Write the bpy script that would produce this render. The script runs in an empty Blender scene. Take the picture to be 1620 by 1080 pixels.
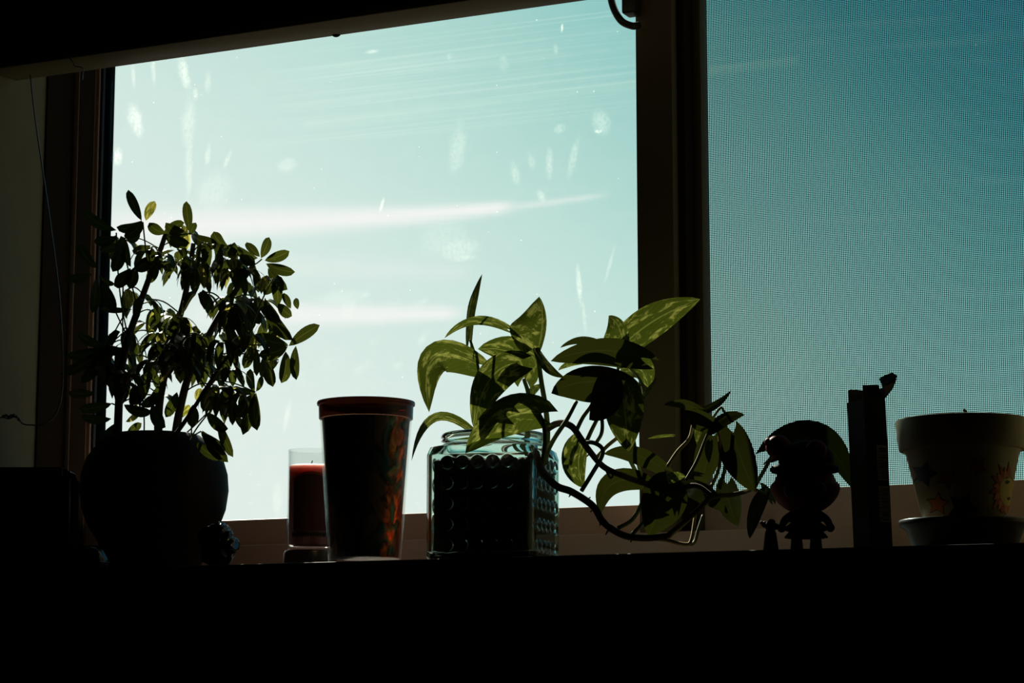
import bpy, bmesh, math, random
from mathutils import Vector, Matrix, noise

C = bpy.context.scene.collection
SC = bpy.context.scene
R = math.radians

# ------------------------------------------------------------------ camera
FPX = 3600.0                                  # focal length in pixels of a 1620 x 1080 frame
YAW, PITCH = R(25.6), math.atan(550 / FPX)
CAM = Vector((0.994, -2.125, -0.1277))
cam = bpy.data.cameras.new('camera')
cam.lens = FPX / 1620 * 36.0
cam.sensor_width = 36.0
cam.clip_start = 0.05
cam.clip_end = 200
camo = bpy.data.objects.new('camera', cam)
camo.location = CAM
camo.rotation_euler = (math.pi / 2 + PITCH, 0, YAW)
C.objects.link(camo)
SC.camera = camo
CM = camo.rotation_euler.to_matrix()


def at(px, py, Y):
    """world point on the vertical plane y = Y that lies on the photograph's pixel (px, py)"""
    d = CM @ Vector(((px - 810) / FPX, (540 - py) / FPX, -1.0))
    return CAM + d * ((Y - CAM.y) / d.y)


def mpp(p):
    """metres per photograph pixel at the point p"""
    return (CM.transposed() @ (p - CAM)).z * -1 / FPX


# ------------------------------------------------------------------ view transform
SC.view_settings.view_transform = 'Standard'
SC.view_settings.look = 'None'
SC.view_settings.exposure = 0.0
SC.view_settings.gamma = 1.0
SC.view_settings.use_curve_mapping = False
SC.cycles.max_bounces = 28
SC.cycles.transmission_bounces = 24
SC.cycles.transparent_max_bounces = 24

# ------------------------------------------------------------------ sun and sky
SUN_AZ, SUN_EL = R(44), R(33)                # azimuth left of the wall normal (+y)
SUN_DIR = Vector((-math.sin(SUN_AZ) * math.cos(SUN_EL), math.cos(SUN_AZ) * math.cos(SUN_EL), math.sin(SUN_EL)))
sun = bpy.data.lights.new('sun', 'SUN')
sun.energy = 12.0
sun.angle = R(0.6)
sun.color = (1.0, 0.93, 0.78)
suno = bpy.data.objects.new('sun', sun)
suno.location = SUN_DIR * 12
suno.rotation_euler = SUN_DIR.to_track_quat('Z', 'Y').to_euler()
C.objects.link(suno)


class NT:
    """small helper around a node tree"""
    def __init__(s, nt):
        s.nt = nt
        nt.nodes.clear()

    def n(s, typ, ins=None, **kw):
        nd = s.nt.nodes.new(typ)
        for k, v in kw.items():
            setattr(nd, k, v)
        for k, v in (ins or {}).items():
            sock = nd.inputs[k]
            if isinstance(v, bpy.types.NodeSocket):
                s.nt.links.new(v, sock)
            else:
                sock.default_value = v
        return nd

    def m(s, op, a, b=0.0, c=None, clamp=False):
        ins = {0: a, 1: b}
        if c is not None:
            ins[2] = c
        return s.n('ShaderNodeMath', ins, operation=op, use_clamp=clamp).outputs[0]

    def ramp(s, fac, stops, interp='LINEAR'):
        nd = s.n('ShaderNodeValToRGB', {0: fac})
        cr = nd.color_ramp
        cr.interpolation = interp
        while len(cr.elements) < len(stops):
            cr.elements.new(0.5)
        for e, (p, c) in zip(cr.elements, stops):
            e.position = p
            e.color = tuple(c) + ((1.0,) if len(c) == 3 else ())
        return nd.outputs[0]

    def smooth(s, x, a, b):
        return s.n('ShaderNodeMapRange', {0: x, 1: a, 2: b, 3: 0.0, 4: 1.0}, interpolation_type='SMOOTHSTEP').outputs[0]

    def mix(s, f, a, b, blend='MIX'):
        nd = s.n('ShaderNodeMix', data_type='RGBA', blend_type=blend)
        for i, v in ((0, f), (6, a), (7, b)):
            if isinstance(v, bpy.types.NodeSocket):
                s.nt.links.new(v, nd.inputs[i])
            else:
                nd.inputs[i].default_value = v if i == 0 else (tuple(v) + (1.0,))[:4]
        return nd.outputs[2]


def lin(r, g, b):
    f = lambda v: (v / 255 / 12.92) if v <= 10 else ((v / 255 + 0.055) / 1.055) ** 2.4
    return (f(r), f(g), f(b))


world = bpy.data.worlds.new('sky')
SC.world = world
world.use_nodes = True
w = NT(world.node_tree)
tc = w.n('ShaderNodeTexCoord').outputs['Generated']
sep = w.n('ShaderNodeSeparateXYZ', {0: tc})
el = w.m('ARCSINE', sep.outputs[2])
az = w.m('ARCTAN2', w.m('MULTIPLY', sep.outputs[0], -1.0), sep.outputs[1])      # to the left of +y
sdot = w.n('ShaderNodeVectorMath', {0: tc, 1: SUN_DIR}, operation='DOT_PRODUCT').outputs['Value']
sang = w.m('ARCCOSINE', sdot)
# paleness falls with height above the hazy horizon and with distance from the sun
t = w.m('ADD', w.m('MULTIPLY', w.m('MAXIMUM', el, 0.0), 2.15), w.m('MULTIPLY', w.m('SUBTRACT', sang, 0.30), 1.35))
skycol = w.ramp(w.m('MULTIPLY', t, 0.7), [
    (0.00, lin(248, 252, 249)), (0.37, lin(233, 246, 241)), (0.435, lin(216, 240, 234)), (0.48, lin(198, 232, 225)), (0.53, lin(172, 219, 213)),
    (0.59, lin(134, 199, 198)), (0.64, lin(94, 173, 182)), (0.72, lin(56, 141, 162)), (1.0, lin(48, 112, 138))])
# contrails and thin cloud: long streaks nearly level over the sky
stretch = w.n('ShaderNodeCombineXYZ', {0: w.m('MULTIPLY', az, 9.0), 1: w.m('MULTIPLY', w.m('ADD', el, w.m('MULTIPLY', az, 0.03)), 150.0), 2: 0.0}).outputs[0]
nz = w.n('ShaderNodeTexNoise', {'Vector': stretch, 'Scale': 1.0, 'Detail': 4.0, 'Roughness': 0.55}).outputs[0]
wob = w.m('MULTIPLY', w.m('SUBTRACT', nz, 0.5), 0.006)
cl = None
D2 = lambda px, py: (CM @ Vector(((px - 810) / FPX, (540 - py) / FPX, -1.0))).normalized()
for (x0, y0, x1, y1, w0, w1, k) in ((250, 360, 830, 326, 0.0078, 0.0024, 1.0), (790, 331, 970, 308, 0.0022, 0.0012, 0.4),
                                    (440, 499, 745, 492, 0.0050, 0.0028, 0.95), (420, 420, 760, 430, 0.006, 0.004, 0.25)):
    a, b = D2(x0, y0), D2(x1, y1)
    aza, azb = math.atan2(-a.x, a.y), math.atan2(-b.x, b.y)
    ela, elb = math.asin(a.z), math.asin(b.z)
    sl = (elb - ela) / (azb - aza)
    line = w.m('ADD', w.m('MULTIPLY', w.m('SUBTRACT', az, aza), sl), ela)
    wid = w.m('MAXIMUM', w.m('ADD', w.m('MULTIPLY', w.m('SUBTRACT', az, aza), (w1 - w0) / (azb - aza)), w0), 0.001)
    d = w.m('DIVIDE', w.m('ADD', w.m('SUBTRACT', el, line), wob), wid)
    g = w.m('EXPONENT', w.m('MULTIPLY', w.m('MULTIPLY', d, d), -1.0))
    g = w.m('MULTIPLY', g, w.smooth(az, azb - 0.002, azb + 0.014))
    g = w.m('MULTIPLY', g, w.smooth(az, aza + 0.06, aza + 0.0))
    g = w.m('MULTIPLY', g, k)
    cl = g if cl is None else w.m('MAXIMUM', cl, g)
veil = w.m('MULTIPLY', w.smooth(nz, 0.5, 0.85), 0.07)
cl = w.m('MAXIMUM', cl, veil)
skycol = w.mix(cl, skycol, lin(253, 254, 252))
ground = w.smooth(el, -0.002, -0.05)
skycol = w.mix(ground, skycol, (0.10, 0.095, 0.08))
bg = w.n('ShaderNodeBackground', {0: skycol, 1: 1.0}).outputs[0]
w.n('ShaderNodeOutputWorld', {0: bg})

# ------------------------------------------------------------------ materials


def material(name):
    m = bpy.data.materials.new(name)
    m.use_nodes = True
    return m, NT(m.node_tree)


def basic(name, col, rough=0.6, spec=0.5, metal=0.0, var=0.15, scale=12.0, bump=0.0, coat=0.0):
    m, n = material(name)
    co = n.n('ShaderNodeTexCoord').outputs['Object']
    nzt = n.n('ShaderNodeTexNoise', {'Vector': co, 'Scale': scale, 'Detail': 5.0}).outputs[0]
    c = n.mix(nzt, [v * (1 - var) for v in col], [min(1, v * (1 + var)) for v in col])
    p = n.n('ShaderNodeBsdfPrincipled', {'Base Color': c, 'Roughness': rough, 'Specular IOR Level': spec, 'Metallic': metal, 'Coat Weight': coat})
    if bump:
        b = n.n('ShaderNodeBump', {'Height': nzt, 'Strength': bump, 'Distance': 0.002}).outputs[0]
        n.nt.links.new(b, p.inputs['Normal'])
    n.n('ShaderNodeOutputMaterial', {0: p.outputs[0]})
    return m


M = {}
M['wall'] = basic('painted_plaster', (0.22, 0.19, 0.13), 0.9, 0.2, scale=30, bump=0.15)
M['reveal'] = basic('cream_plaster', (0.29, 0.23, 0.125), 0.9, 0.2, scale=25, bump=0.1)
M['ceiling'] = basic('ceiling_paint', (0.26, 0.24, 0.19), 0.95, 0.1)
M['floor'] = basic('dark_floor', (0.04, 0.028, 0.018), 0.8, 0.2, scale=3)
M['vinyl'] = basic('almond_vinyl', (0.62, 0.43, 0.35), 0.5, 0.2, var=0.05)
M['brown'] = basic('dark_brown_trim', (0.035, 0.022, 0.011), 0.75, 0.03)
M['mullion'] = basic('brown_vinyl', (0.20, 0.15, 0.09), 0.6, 0.15, var=0.05)
M['gasket'] = basic('black_rubber', (0.012, 0.012, 0.012), 0.8, 0.04)
M['metal'] = basic('dull_spacer_grey', (0.07, 0.075, 0.075), 0.8, 0.05, var=0.05)
M['darkmetal'] = basic('bronze_metal', (0.05, 0.045, 0.04), 0.4, metal=0.3)
M['wood'] = basic('black_brown_board', (0.028, 0.022, 0.018), 0.75, 0.15, scale=6)
M['fabric'] = basic('dark_blind_fabric', (0.03, 0.028, 0.025), 0.95, 0.1, scale=60)
M['rail'] = basic('blind_rail', (0.20, 0.17, 0.09), 0.6, 0.2)
M['cord'] = basic('grey_cord', (0.35, 0.38, 0.38), 0.5, 0.5)
M['blackplastic'] = basic('black_plastic', (0.012, 0.014, 0.015), 0.18, 0.5, var=0.05)
M['blackgloss'] = basic('glossy_black_plastic', (0.010, 0.010, 0.011), 0.12, 0.6, var=0.05)
M['glaze'] = basic('dark_glaze', (0.014, 0.010, 0.006), 0.6, 0.04, scale=20, var=0.5)
M['soil'] = basic('potting_soil', (0.022, 0.015, 0.010), 0.95, 0.1, scale=200, var=0.6, bump=0.6)
M['bark'] = basic('woody_stem', (0.055, 0.04, 0.025), 0.85, 0.2, scale=80, var=0.4)
M['petiole'] = basic('green_petiole', (0.10, 0.13, 0.03), 0.7, 0.15, scale=60, var=0.3)
M['vine'] = basic('pothos_vine', (0.13, 0.12, 0.04), 0.7, 0.15, scale=50, var=0.5)
M['palevine'] = basic('pale_petiole', (0.40, 0.33, 0.12), 0.75, 0.1, scale=60, var=0.3)
M['red'] = basic('red_toy_plastic', (0.17, 0.014, 0.016), 0.6, 0.12, var=0.1)
M['darkred'] = basic('dark_toy_plastic', (0.03, 0.008, 0.009), 0.7, 0.06, var=0.2)
M['cream'] = basic('cream_toy_plastic', (0.12, 0.07, 0.05), 0.5, 0.3)
M['card'] = basic('black_green_card', (0.010, 0.014, 0.012), 0.45, 0.35, var=0.1)
M['cardin'] = basic('raw_card', (0.42, 0.36, 0.29), 0.85, 0.2)
M['ink'] = basic('black_ink', (0.012, 0.011, 0.012), 0.5, 0.3, var=0.05)
M['paperlabel'] = basic('white_label', (0.75, 0.68, 0.52), 0.7, 0.2, var=0.05)
M['potpaint'] = basic('cream_glazed_clay', (0.42, 0.32, 0.17), 0.45, 0.4, scale=18, var=0.12)
M['orange'] = basic('orange_paint', (0.70, 0.20, 0.04), 0.5, 0.3)
M['yellow'] = basic('ochre_paint', (0.62, 0.42, 0.10), 0.5, 0.3)
M['rose'] = basic('red_paint', (0.45, 0.09, 0.05), 0.5, 0.3)
M['navy'] = basic('dark_blue_paint', (0.012, 0.013, 0.025), 0.5, 0.3)
M['wire'] = basic('screen_wire', (0.045, 0.06, 0.062), 0.6, 0.3, var=0.05)


def leaf_material(name, dark, pale, amount, stretch, thin=0.26):
    """thin leaf: diffuse and translucent, with paler blotches that run along the blade"""
    m, n = material(name)
    uv = n.n('ShaderNodeUVMap').outputs[0]
    rnd = n.n('ShaderNodeObjectInfo').outputs['Random']
    s = n.n('ShaderNodeSeparateXYZ', {0: uv})
    off = n.m('MULTIPLY', rnd, 37.0)
    v = n.n('ShaderNodeCombineXYZ', {0: n.m('MULTIPLY', s.outputs[0], 3.2), 1: n.m('MULTIPLY', s.outputs[1], stretch), 2: off}).outputs[0]
    nz = n.n('ShaderNodeTexNoise', {'Vector': v, 'Scale': 1.6, 'Detail': 6.0, 'Roughness': 0.65, 'Distortion': 0.6}).outputs[0]
    f = n.smooth(nz, amount, amount + 0.16)
    c = n.mix(f, dark, pale)
    rib = n.smooth(n.m('ABSOLUTE', n.m('SUBTRACT', s.outputs[0], 0.5)), 0.035, 0.0)
    side = n.m('ADD', n.m('MULTIPLY', n.m('ABSOLUTE', n.m('SUBTRACT', s.outputs[0], 0.5)), -9.0), n.m('MULTIPLY', s.outputs[1], 11.0))
    vein = n.m('MULTIPLY', n.smooth(n.m('ABSOLUTE', n.m('SUBTRACT', n.m('FRACT', side), 0.5)), 0.06, 0.0), 0.25)
    c = n.mix(n.m('MAXIMUM', n.m('MULTIPLY', rib, 0.4), n.m('MULTIPLY', vein, 0.4)), c, [min(1, q * 1.3 + 0.03) for q in pale])
    tr = n.mix(1.0, n.mix(0.12, c, (0.62, 0.62, 0.05)), (thin, thin, thin), 'MULTIPLY')
    dif = n.n('ShaderNodeBsdfDiffuse', {0: n.mix(0.35, c, (0.01, 0.02, 0.005))}).outputs[0]
    trs = n.n('ShaderNodeBsdfTranslucent', {0: tr}).outputs[0]
    b = n.n('ShaderNodeMixShader', {0: 0.55, 1: dif, 2: trs}).outputs[0]
    gl = n.n('ShaderNodeBsdfGlossy', {0: (0.9, 0.95, 0.95, 1), 1: 0.38}).outputs[0]
    fr = n.n('ShaderNodeFresnel', {0: 1.25}).outputs[0]
    out = n.n('ShaderNodeMixShader', {0: n.m('MULTIPLY', fr, 0.55), 1: b, 2: gl}).outputs[0]
    n.n('ShaderNodeOutputMaterial', {0: out})
    return m


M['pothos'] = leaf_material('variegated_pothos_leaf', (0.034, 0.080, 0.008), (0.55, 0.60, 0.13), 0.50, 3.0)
M['pothos_shaded'] = leaf_material('shaded_pothos_leaf', (0.012, 0.030, 0.006), (0.05, 0.09, 0.015), 0.60, 2.2, 0.11)  # darker, less translucent copy: shade put into the colour of unlit leaves
M['umbrella_backlit'] = leaf_material('backlit_yellow_umbrella_leaf', (0.16, 0.18, 0.02), (0.85, 0.76, 0.16), 0.44, 1.2, 0.55)  # yellow variegation, brightened so its colour stands for sun coming through the leaflet
M['umbrella_leaf'] = leaf_material('umbrella_plant_leaf', (0.030, 0.062, 0.009), (0.55, 0.50, 0.07), 0.62, 1.2)


def thin_glass(name, tint, rough=0.0, refl=0.8, dirt=None):
    """a sheet of glass thin enough not to bend light: clear plus fresnel reflection (plus dirt that scatters)"""
    m, n = material(name)
    t = n.n('ShaderNodeBsdfTransparent', {0: tuple(tint) + (1,)}).outputs[0]
    g = n.n('ShaderNodeBsdfGlossy', {0: (1, 1, 1, 1), 1: 0.05 + rough}).outputs[0]
    back = n.n('ShaderNodeNewGeometry').outputs['Backfacing']
    ior = n.m('ADD', 1.5, n.m('MULTIPLY', back, 1 / 1.5 - 1.5))      # both faces of the sheet reflect alike, never totally
    f = n.m('MULTIPLY', n.n('ShaderNodeFresnel', {0: ior}).outputs[0], refl)
    s = n.n('ShaderNodeMixShader', {0: f, 1: t, 2: g}).outputs[0]
    if dirt:
        d = dirt(n)
        tl = n.n('ShaderNodeBsdfTranslucent', {0: (0.93, 0.95, 0.92, 1)}).outputs[0]
        s = n.n('ShaderNodeMixShader', {0: d, 1: s, 2: tl}).outputs[0]
    n.n('ShaderNodeOutputMaterial', {0: s})
    return m


def refractive(name, tint, rough=0.0):
    m, n = material(name)
    g = n.n('ShaderNodeBsdfGlass', {0: tuple(tint) + (1,), 1: rough, 2: 1.47}).outputs[0]
    n.n('ShaderNodeOutputMaterial', {0: g})
    return m


M['jarglass'] = refractive('pressed_glass', (0.90, 0.97, 0.93))
M['clear'] = thin_glass('clear_thin_glass', (0.96, 0.97, 0.96), refl=0.9)
M['acrylic'] = thin_glass('clear_acrylic', (0.95, 0.94, 0.92), refl=0.35)

# ------------------------------------------------------------------ mesh helpers


def link(name, me, mat, parent=None, smooth=False, loc=None):
    o = bpy.data.objects.new(name, me)
    C.objects.link(o)
    if mat is not None:
        for mm in (mat if isinstance(mat, (list, tuple)) else [mat]):
            me.materials.append(mm)
    if smooth:
        me.polygons.foreach_set('use_smooth', [True] * len(me.polygons))
    if parent is not None:
        o.parent = parent
    if loc is not None:
        o.location = loc
    return o


def mk(name, bm, mat, parent=None, smooth=False, loc=None, angle=None):
    me = bpy.data.meshes.new(name)
    bmesh.ops.recalc_face_normals(bm, faces=bm.faces)
    bm.to_mesh(me)
    bm.free()
    o = link(name, me, mat, parent, smooth, loc)
    if angle is not None:
        me.polygons.foreach_set('use_smooth', [True] * len(me.polygons))
        me.set_sharp_from_angle(angle=R(angle))
    return o


def thing(name, label, cat, loc, rz=0.0, group=None, kind=None):
    o = bpy.data.objects.new(name, None)
    C.objects.link(o)
    o.location = loc
    o.rotation_euler = (0, 0, rz)
    if label:
        o['label'] = label
    if cat:
        o['category'] = cat
    if group:
        o['group'] = group
    if kind:
        o['kind'] = kind
    return o


def box(bm, lo, hi, bev=0.0, seg=2):
    r = bmesh.ops.create_cube(bm, size=1.0)
    vs = r['verts']
    for v in vs:
        v.co = Vector(((lo[i] + hi[i]) / 2 + v.co[i] * (hi[i] - lo[i]) for i in range(3)))
    if bev:
        es = list({e for v in vs for e in v.link_edges})
        bmesh.ops.bevel(bm, geom=es, offset=bev, segments=seg, affect='EDGES', profile=0.5)


def boxo(name, lo, hi, mat, parent=None, bev=0.0015, off=None):
    bm = bmesh.new()
    off = off or Vector((0, 0, 0))
    box(bm, [lo[i] - off[i] for i in range(3)], [hi[i] - off[i] for i in range(3)], bev)
    return mk(name, bm, mat, parent, angle=35)


def lathe(bm, prof, seg=64, close=False, wob=None):
    """prof: list of (radius, z); closed loops give a solid shell"""
    rings = []
    for r, z in prof:
        if r < 1e-6:
            rings.append([bm.verts.new((0, 0, z))])
        else:
            ring = []
            for k in range(seg):
                a = 2 * math.pi * k / seg
                q = r if wob is None else wob(r, z, a)
                ring.append(bm.verts.new((q * math.cos(a), q * math.sin(a), z)))
            rings.append(ring)
    pairs = list(zip(rings[:-1], rings[1:]))
    if close:
        pairs.append((rings[-1], rings[0]))
    for A, B in pairs:
        for k in range(seg):
            k2 = (k + 1) % seg
            if len(A) == 1 and len(B) == 1:
                continue
            if len(A) == 1:
                bm.faces.new((A[0], B[k], B[k2]))
            elif len(B) == 1:
                bm.faces.new((A[k], A[k2], B[0]))
            else:
                bm.faces.new((A[k], A[k2], B[k2], B[k]))


def spline(pts, n):
    """Catmull-Rom through pts, n samples per span"""
    P = [Vector(p) for p in pts]
    P = [P[0] * 2 - P[1]] + P + [P[-1] * 2 - P[-2]]
    out = []
    for i in range(1, len(P) - 2):
        a, b, c, d = P[i - 1:i + 3]
        for k in range(n):
            t = k / n
            out.append(0.5 * ((2 * b) + (c - a) * t + (2 * a - 5 * b + 4 * c - d) * t * t + (3 * b - a - 3 * c + d) * t ** 3))
    out.append(P[-2])
    return out


def tube(bm, pts, rad, seg=8):
    n = len(pts)
    rr = rad if callable(rad) else (lambda t: rad)
    prev = None
    rings = []
    for i, p in enumerate(pts):
        T = (pts[min(i + 1, n - 1)] - pts[max(i - 1, 0)]).normalized()
        if prev is None:
            u = T.orthogonal().normalized()
        else:
            u = (prev - T * prev.dot(T)).normalized()
        prev = u
        v = T.cross(u)
        r = rr(i / (n - 1))
        rings.append([bm.verts.new(p + (u * math.cos(2 * math.pi * k / seg) + v * math.sin(2 * math.pi * k / seg)) * r) for k in range(seg)])
    for A, B in zip(rings[:-1], rings[1:]):
        for k in range(seg):
            bm.faces.new((A[k], A[(k + 1) % seg], B[(k + 1) % seg], B[k]))
    bm.faces.new(rings[0][::-1])
    bm.faces.new(rings[-1])


def ellipsoid(bm, c, r, useg=24, vseg=16, f=None):
    res = bmesh.ops.create_uvsphere(bm, u_segments=useg, v_segments=vseg, radius=1.0)
    for v in res['verts']:
        p = v.co.copy()
        if f:
            p = f(p)
        v.co = Vector((c[0] + p.x * r[0], c[1] + p.y * r[1], c[2] + p.z * r[2]))


def prism(bm, poly, d, thick):
    """polygon of 3D points extruded along d by thick"""
    a = [bm.verts.new(p) for p in poly]
    b = [bm.verts.new(p + d * thick) for p in poly]
    bm.faces.new(a)
    bm.faces.new(b[::-1])
    for i in range(len(a)):
        j = (i + 1) % len(a)
        bm.faces.new((a[i], b[i], b[j], a[j]))


def structure(o):
    o['kind'] = 'structure'
    return o


# ------------------------------------------------------------------ room shell
Y_EDGE = -0.12            # front edge of the ledge
Y_WALL = 0.02             # room side of the window wall
Y_FRM = 0.20              # room side of the window frame
Y_OUT = 0.268
X_REV = at(65, 400, 0.146).x            # left reveal
X_RIGHT = at(1760, 500, Y_FRM).x
Z_TOP = 0.90
Z_FLOOR, Z_CEIL = -0.95, 1.45
XL, XR, YB = -1.6, 2.6, -3.3


def shell(name, boxes, mat):
    bm = bmesh.new()
    for lo, hi in boxes:
        box(bm, lo, hi)
    return structure(mk(name, bm, mat))


shell('wall_front', [((XL, Y_WALL, Z_FLOOR), (X_REV, Y_OUT, Z_CEIL)), ((X_RIGHT, Y_WALL, Z_FLOOR), (XR, Y_OUT, Z_CEIL)),
                     ((X_REV, Y_WALL, Z_FLOOR), (X_RIGHT, Y_OUT, -0.022)), ((X_REV, Y_WALL, Z_TOP), (X_RIGHT, Y_OUT, Z_CEIL))], M['reveal'])
shell('wall_left', [((XL - 0.1, YB - 0.1, Z_FLOOR), (XL, Y_OUT, Z_CEIL))], M['wall'])
shell('wall_right', [((XR, YB - 0.1, Z_FLOOR), (XR + 0.1, Y_OUT, Z_CEIL))], M['wall'])
shell('wall_back', [((XL, YB - 0.1, Z_FLOOR), (XR, YB, Z_CEIL))], M['wall'])
shell('floor', [((XL - 0.1, YB - 0.1, Z_FLOOR - 0.1), (XR + 0.1, Y_OUT, Z_FLOOR))], M['floor'])
shell('ceiling', [((XL - 0.1, YB - 0.1, Z_CEIL), (XR + 0.1, Y_OUT, Z_CEIL + 0.1))], M['ceiling'])
shell('trim_1', [((X_REV, Y_WALL, -0.022), (X_RIGHT, Y_FRM + 0.01, 0.0))], M['wood'])       # the sill board
# dark wooden liner on the deep end of the left reveal
shell('trim_2', [((X_REV, 0.146, 0.0), (X_REV + 0.003, Y_FRM, Z_TOP))], M['brown'])

# ------------------------------------------------------------------ window
win = thing('window_1', None, None, (0, Y_FRM, 0), kind='structure')
WO = Vector((0, Y_FRM, 0))


def wbox(name, lo, hi, mat, bev=0.0012, par=win):
    return boxo(name, lo, hi, mat, par, bev, off=WO)


Zs = at(420, 861, Y_FRM).z                 # top of the sill member
Zl = at(420, 821, 0.235).z                 # bottom of the fixed pane
Zr = at(1350, 769, 0.235).z                # bottom of the sliding pane
xa = at(118, 400, Y_FRM).x
xb = at(150, 400, 0.235).x
xg = at(161, 400, 0.255).x
xm0, xm1 = at(1008, 400, Y_FRM).x, at(1066, 400, Y_FRM).x
xm2 = at(1086, 400, 0.215).x
xm3 = at(1112, 400, 0.240).x
wbox('frame_jamb', (X_REV + 0.003, Y_FRM, 0), (xa, 0.268, Z_TOP), M['vinyl'])
wbox('jamb_channel', (xa, Y_FRM + 0.001, 0), (xa + 0.0008, 0.233, Z_TOP), M['brown'], 0.0002)
wbox('frame_sill', (xa, Y_FRM, -0.015), (X_RIGHT, 0.268, Zs), M['vinyl'])
wbox('frame_head', (xa, Y_FRM, Z_TOP - 0.03), (X_RIGHT, 0.268, Z_TOP), M['vinyl'])
wbox('pane_stile', (xa, 0.235, Zs), (xb, 0.268, Z_TOP - 0.03), M['vinyl'])
wbox('pane_gasket', (xb, 0.243, Zl), (xg, 0.268, Z_TOP - 0.05), M['gasket'], 0.0005)
wbox('pane_rail', (xb, 0.230, Zs), (xm0 + 0.004, 0.268, Zl), M['vinyl'])
wbox('mullion', (xm0, Y_FRM, Zs), (xm1, 0.266, Z_TOP - 0.03), M['mullion'])
wbox('mullion_track', (xm1, 0.215, Zs), (xm2, 0.266, Z_TOP - 0.03), M['brown'])
wbox('sash_stile', (xm2, 0.240, Zs), (xm3, 0.262, Z_TOP - 0.03), M['mullion'])
wbox('sash_rail', (xm3, 0.235, Zs), (X_RIGHT, 0.262, Zr), M['vinyl'])
# dotted spacer bar sealed along the edge of the fixed pane
sp = wbox('spacer_bar', (xb, 0.238, Zl), (xb + 0.0035, 0.243, Z_TOP - 0.05), M['metal'], 0.0003)
bm = bmesh.new()
z = Zl + 0.004
while z < Z_TOP - 0.06:
    box(bm, (xb + 0.0008, 0.2372 - Y_FRM, z), (xb + 0.0026, 0.2382 - Y_FRM, z + 0.0016))
    z += 0.0034
o = mk('perforation', bm, M['gasket'], sp)
o['kind'] = 'stuff'

# smears, prints and streaks on the glass: (px, py, half width, half height, strength, lean)
YG = 0.262
SMEARS = [(215, 190, 12, 26, .55, .3), (292, 115, 9, 24, .5, .3), (186, 248, 10, 14, .6, .1), (300, 195, 12, 42, .25, 0), (300, 260, 7, 60, .22, 0),
          (244, 115, 4, 22, .28, .1), (212, 120, 4, 20, .28, .1), (330, 245, 5, 18, .25, -.1), (360, 255, 5, 14, .25, -.4), (455, 262, 16, 12, .20, 0),
          (340, 300, 30, 30, .16, 0), (725, 235, 13, 42, .20, -.1), (816, 275, 7, 18, .22, .2), (842, 255, 6, 14, .16, .2), (870, 260, 6, 24, .26, 0),
          (908, 250, 6, 34, .22, -.25), (952, 195, 13, 20, .26, .2), (886, 205, 9, 8, .24, 0), (712, 90, 5, 7, .2, 0), (797, 100, 8, 16, .15, 0),
          (857, 310, 7, 10, .3, .3), (725, 393, 32, 18, .22, 0), (735, 408, 20, 6, .25, 0), (917, 450, 4, 34, .4, .08), (925, 500, 3, 30, .2, .1),
          (965, 420, 3, 30, .2, -.3), (590, 82, 10, 3, .4, 0), (605, 325, 3, 10, .5, -.3), (948, 208, 6, 3, .7, 0), (168, 260, 4, 14, .5, .3),
          (176, 180, 3, 60, .25, 0), (540, 470, 40, 12, .12, 0), (640, 660, 5, 26, .2, 0), (455, 660, 5, 24, .2, -.2), (440, 790, 8, 26, .15, 0),
          (330, 130, 6, 18, .2, 0), (310, 150, 5, 10, .28, 0), (880, 80, 4, 10, .2, 0), (890, 45, 2, 7, .7, -.1), (700, 380, 40, 30, .12, 0)]


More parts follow.
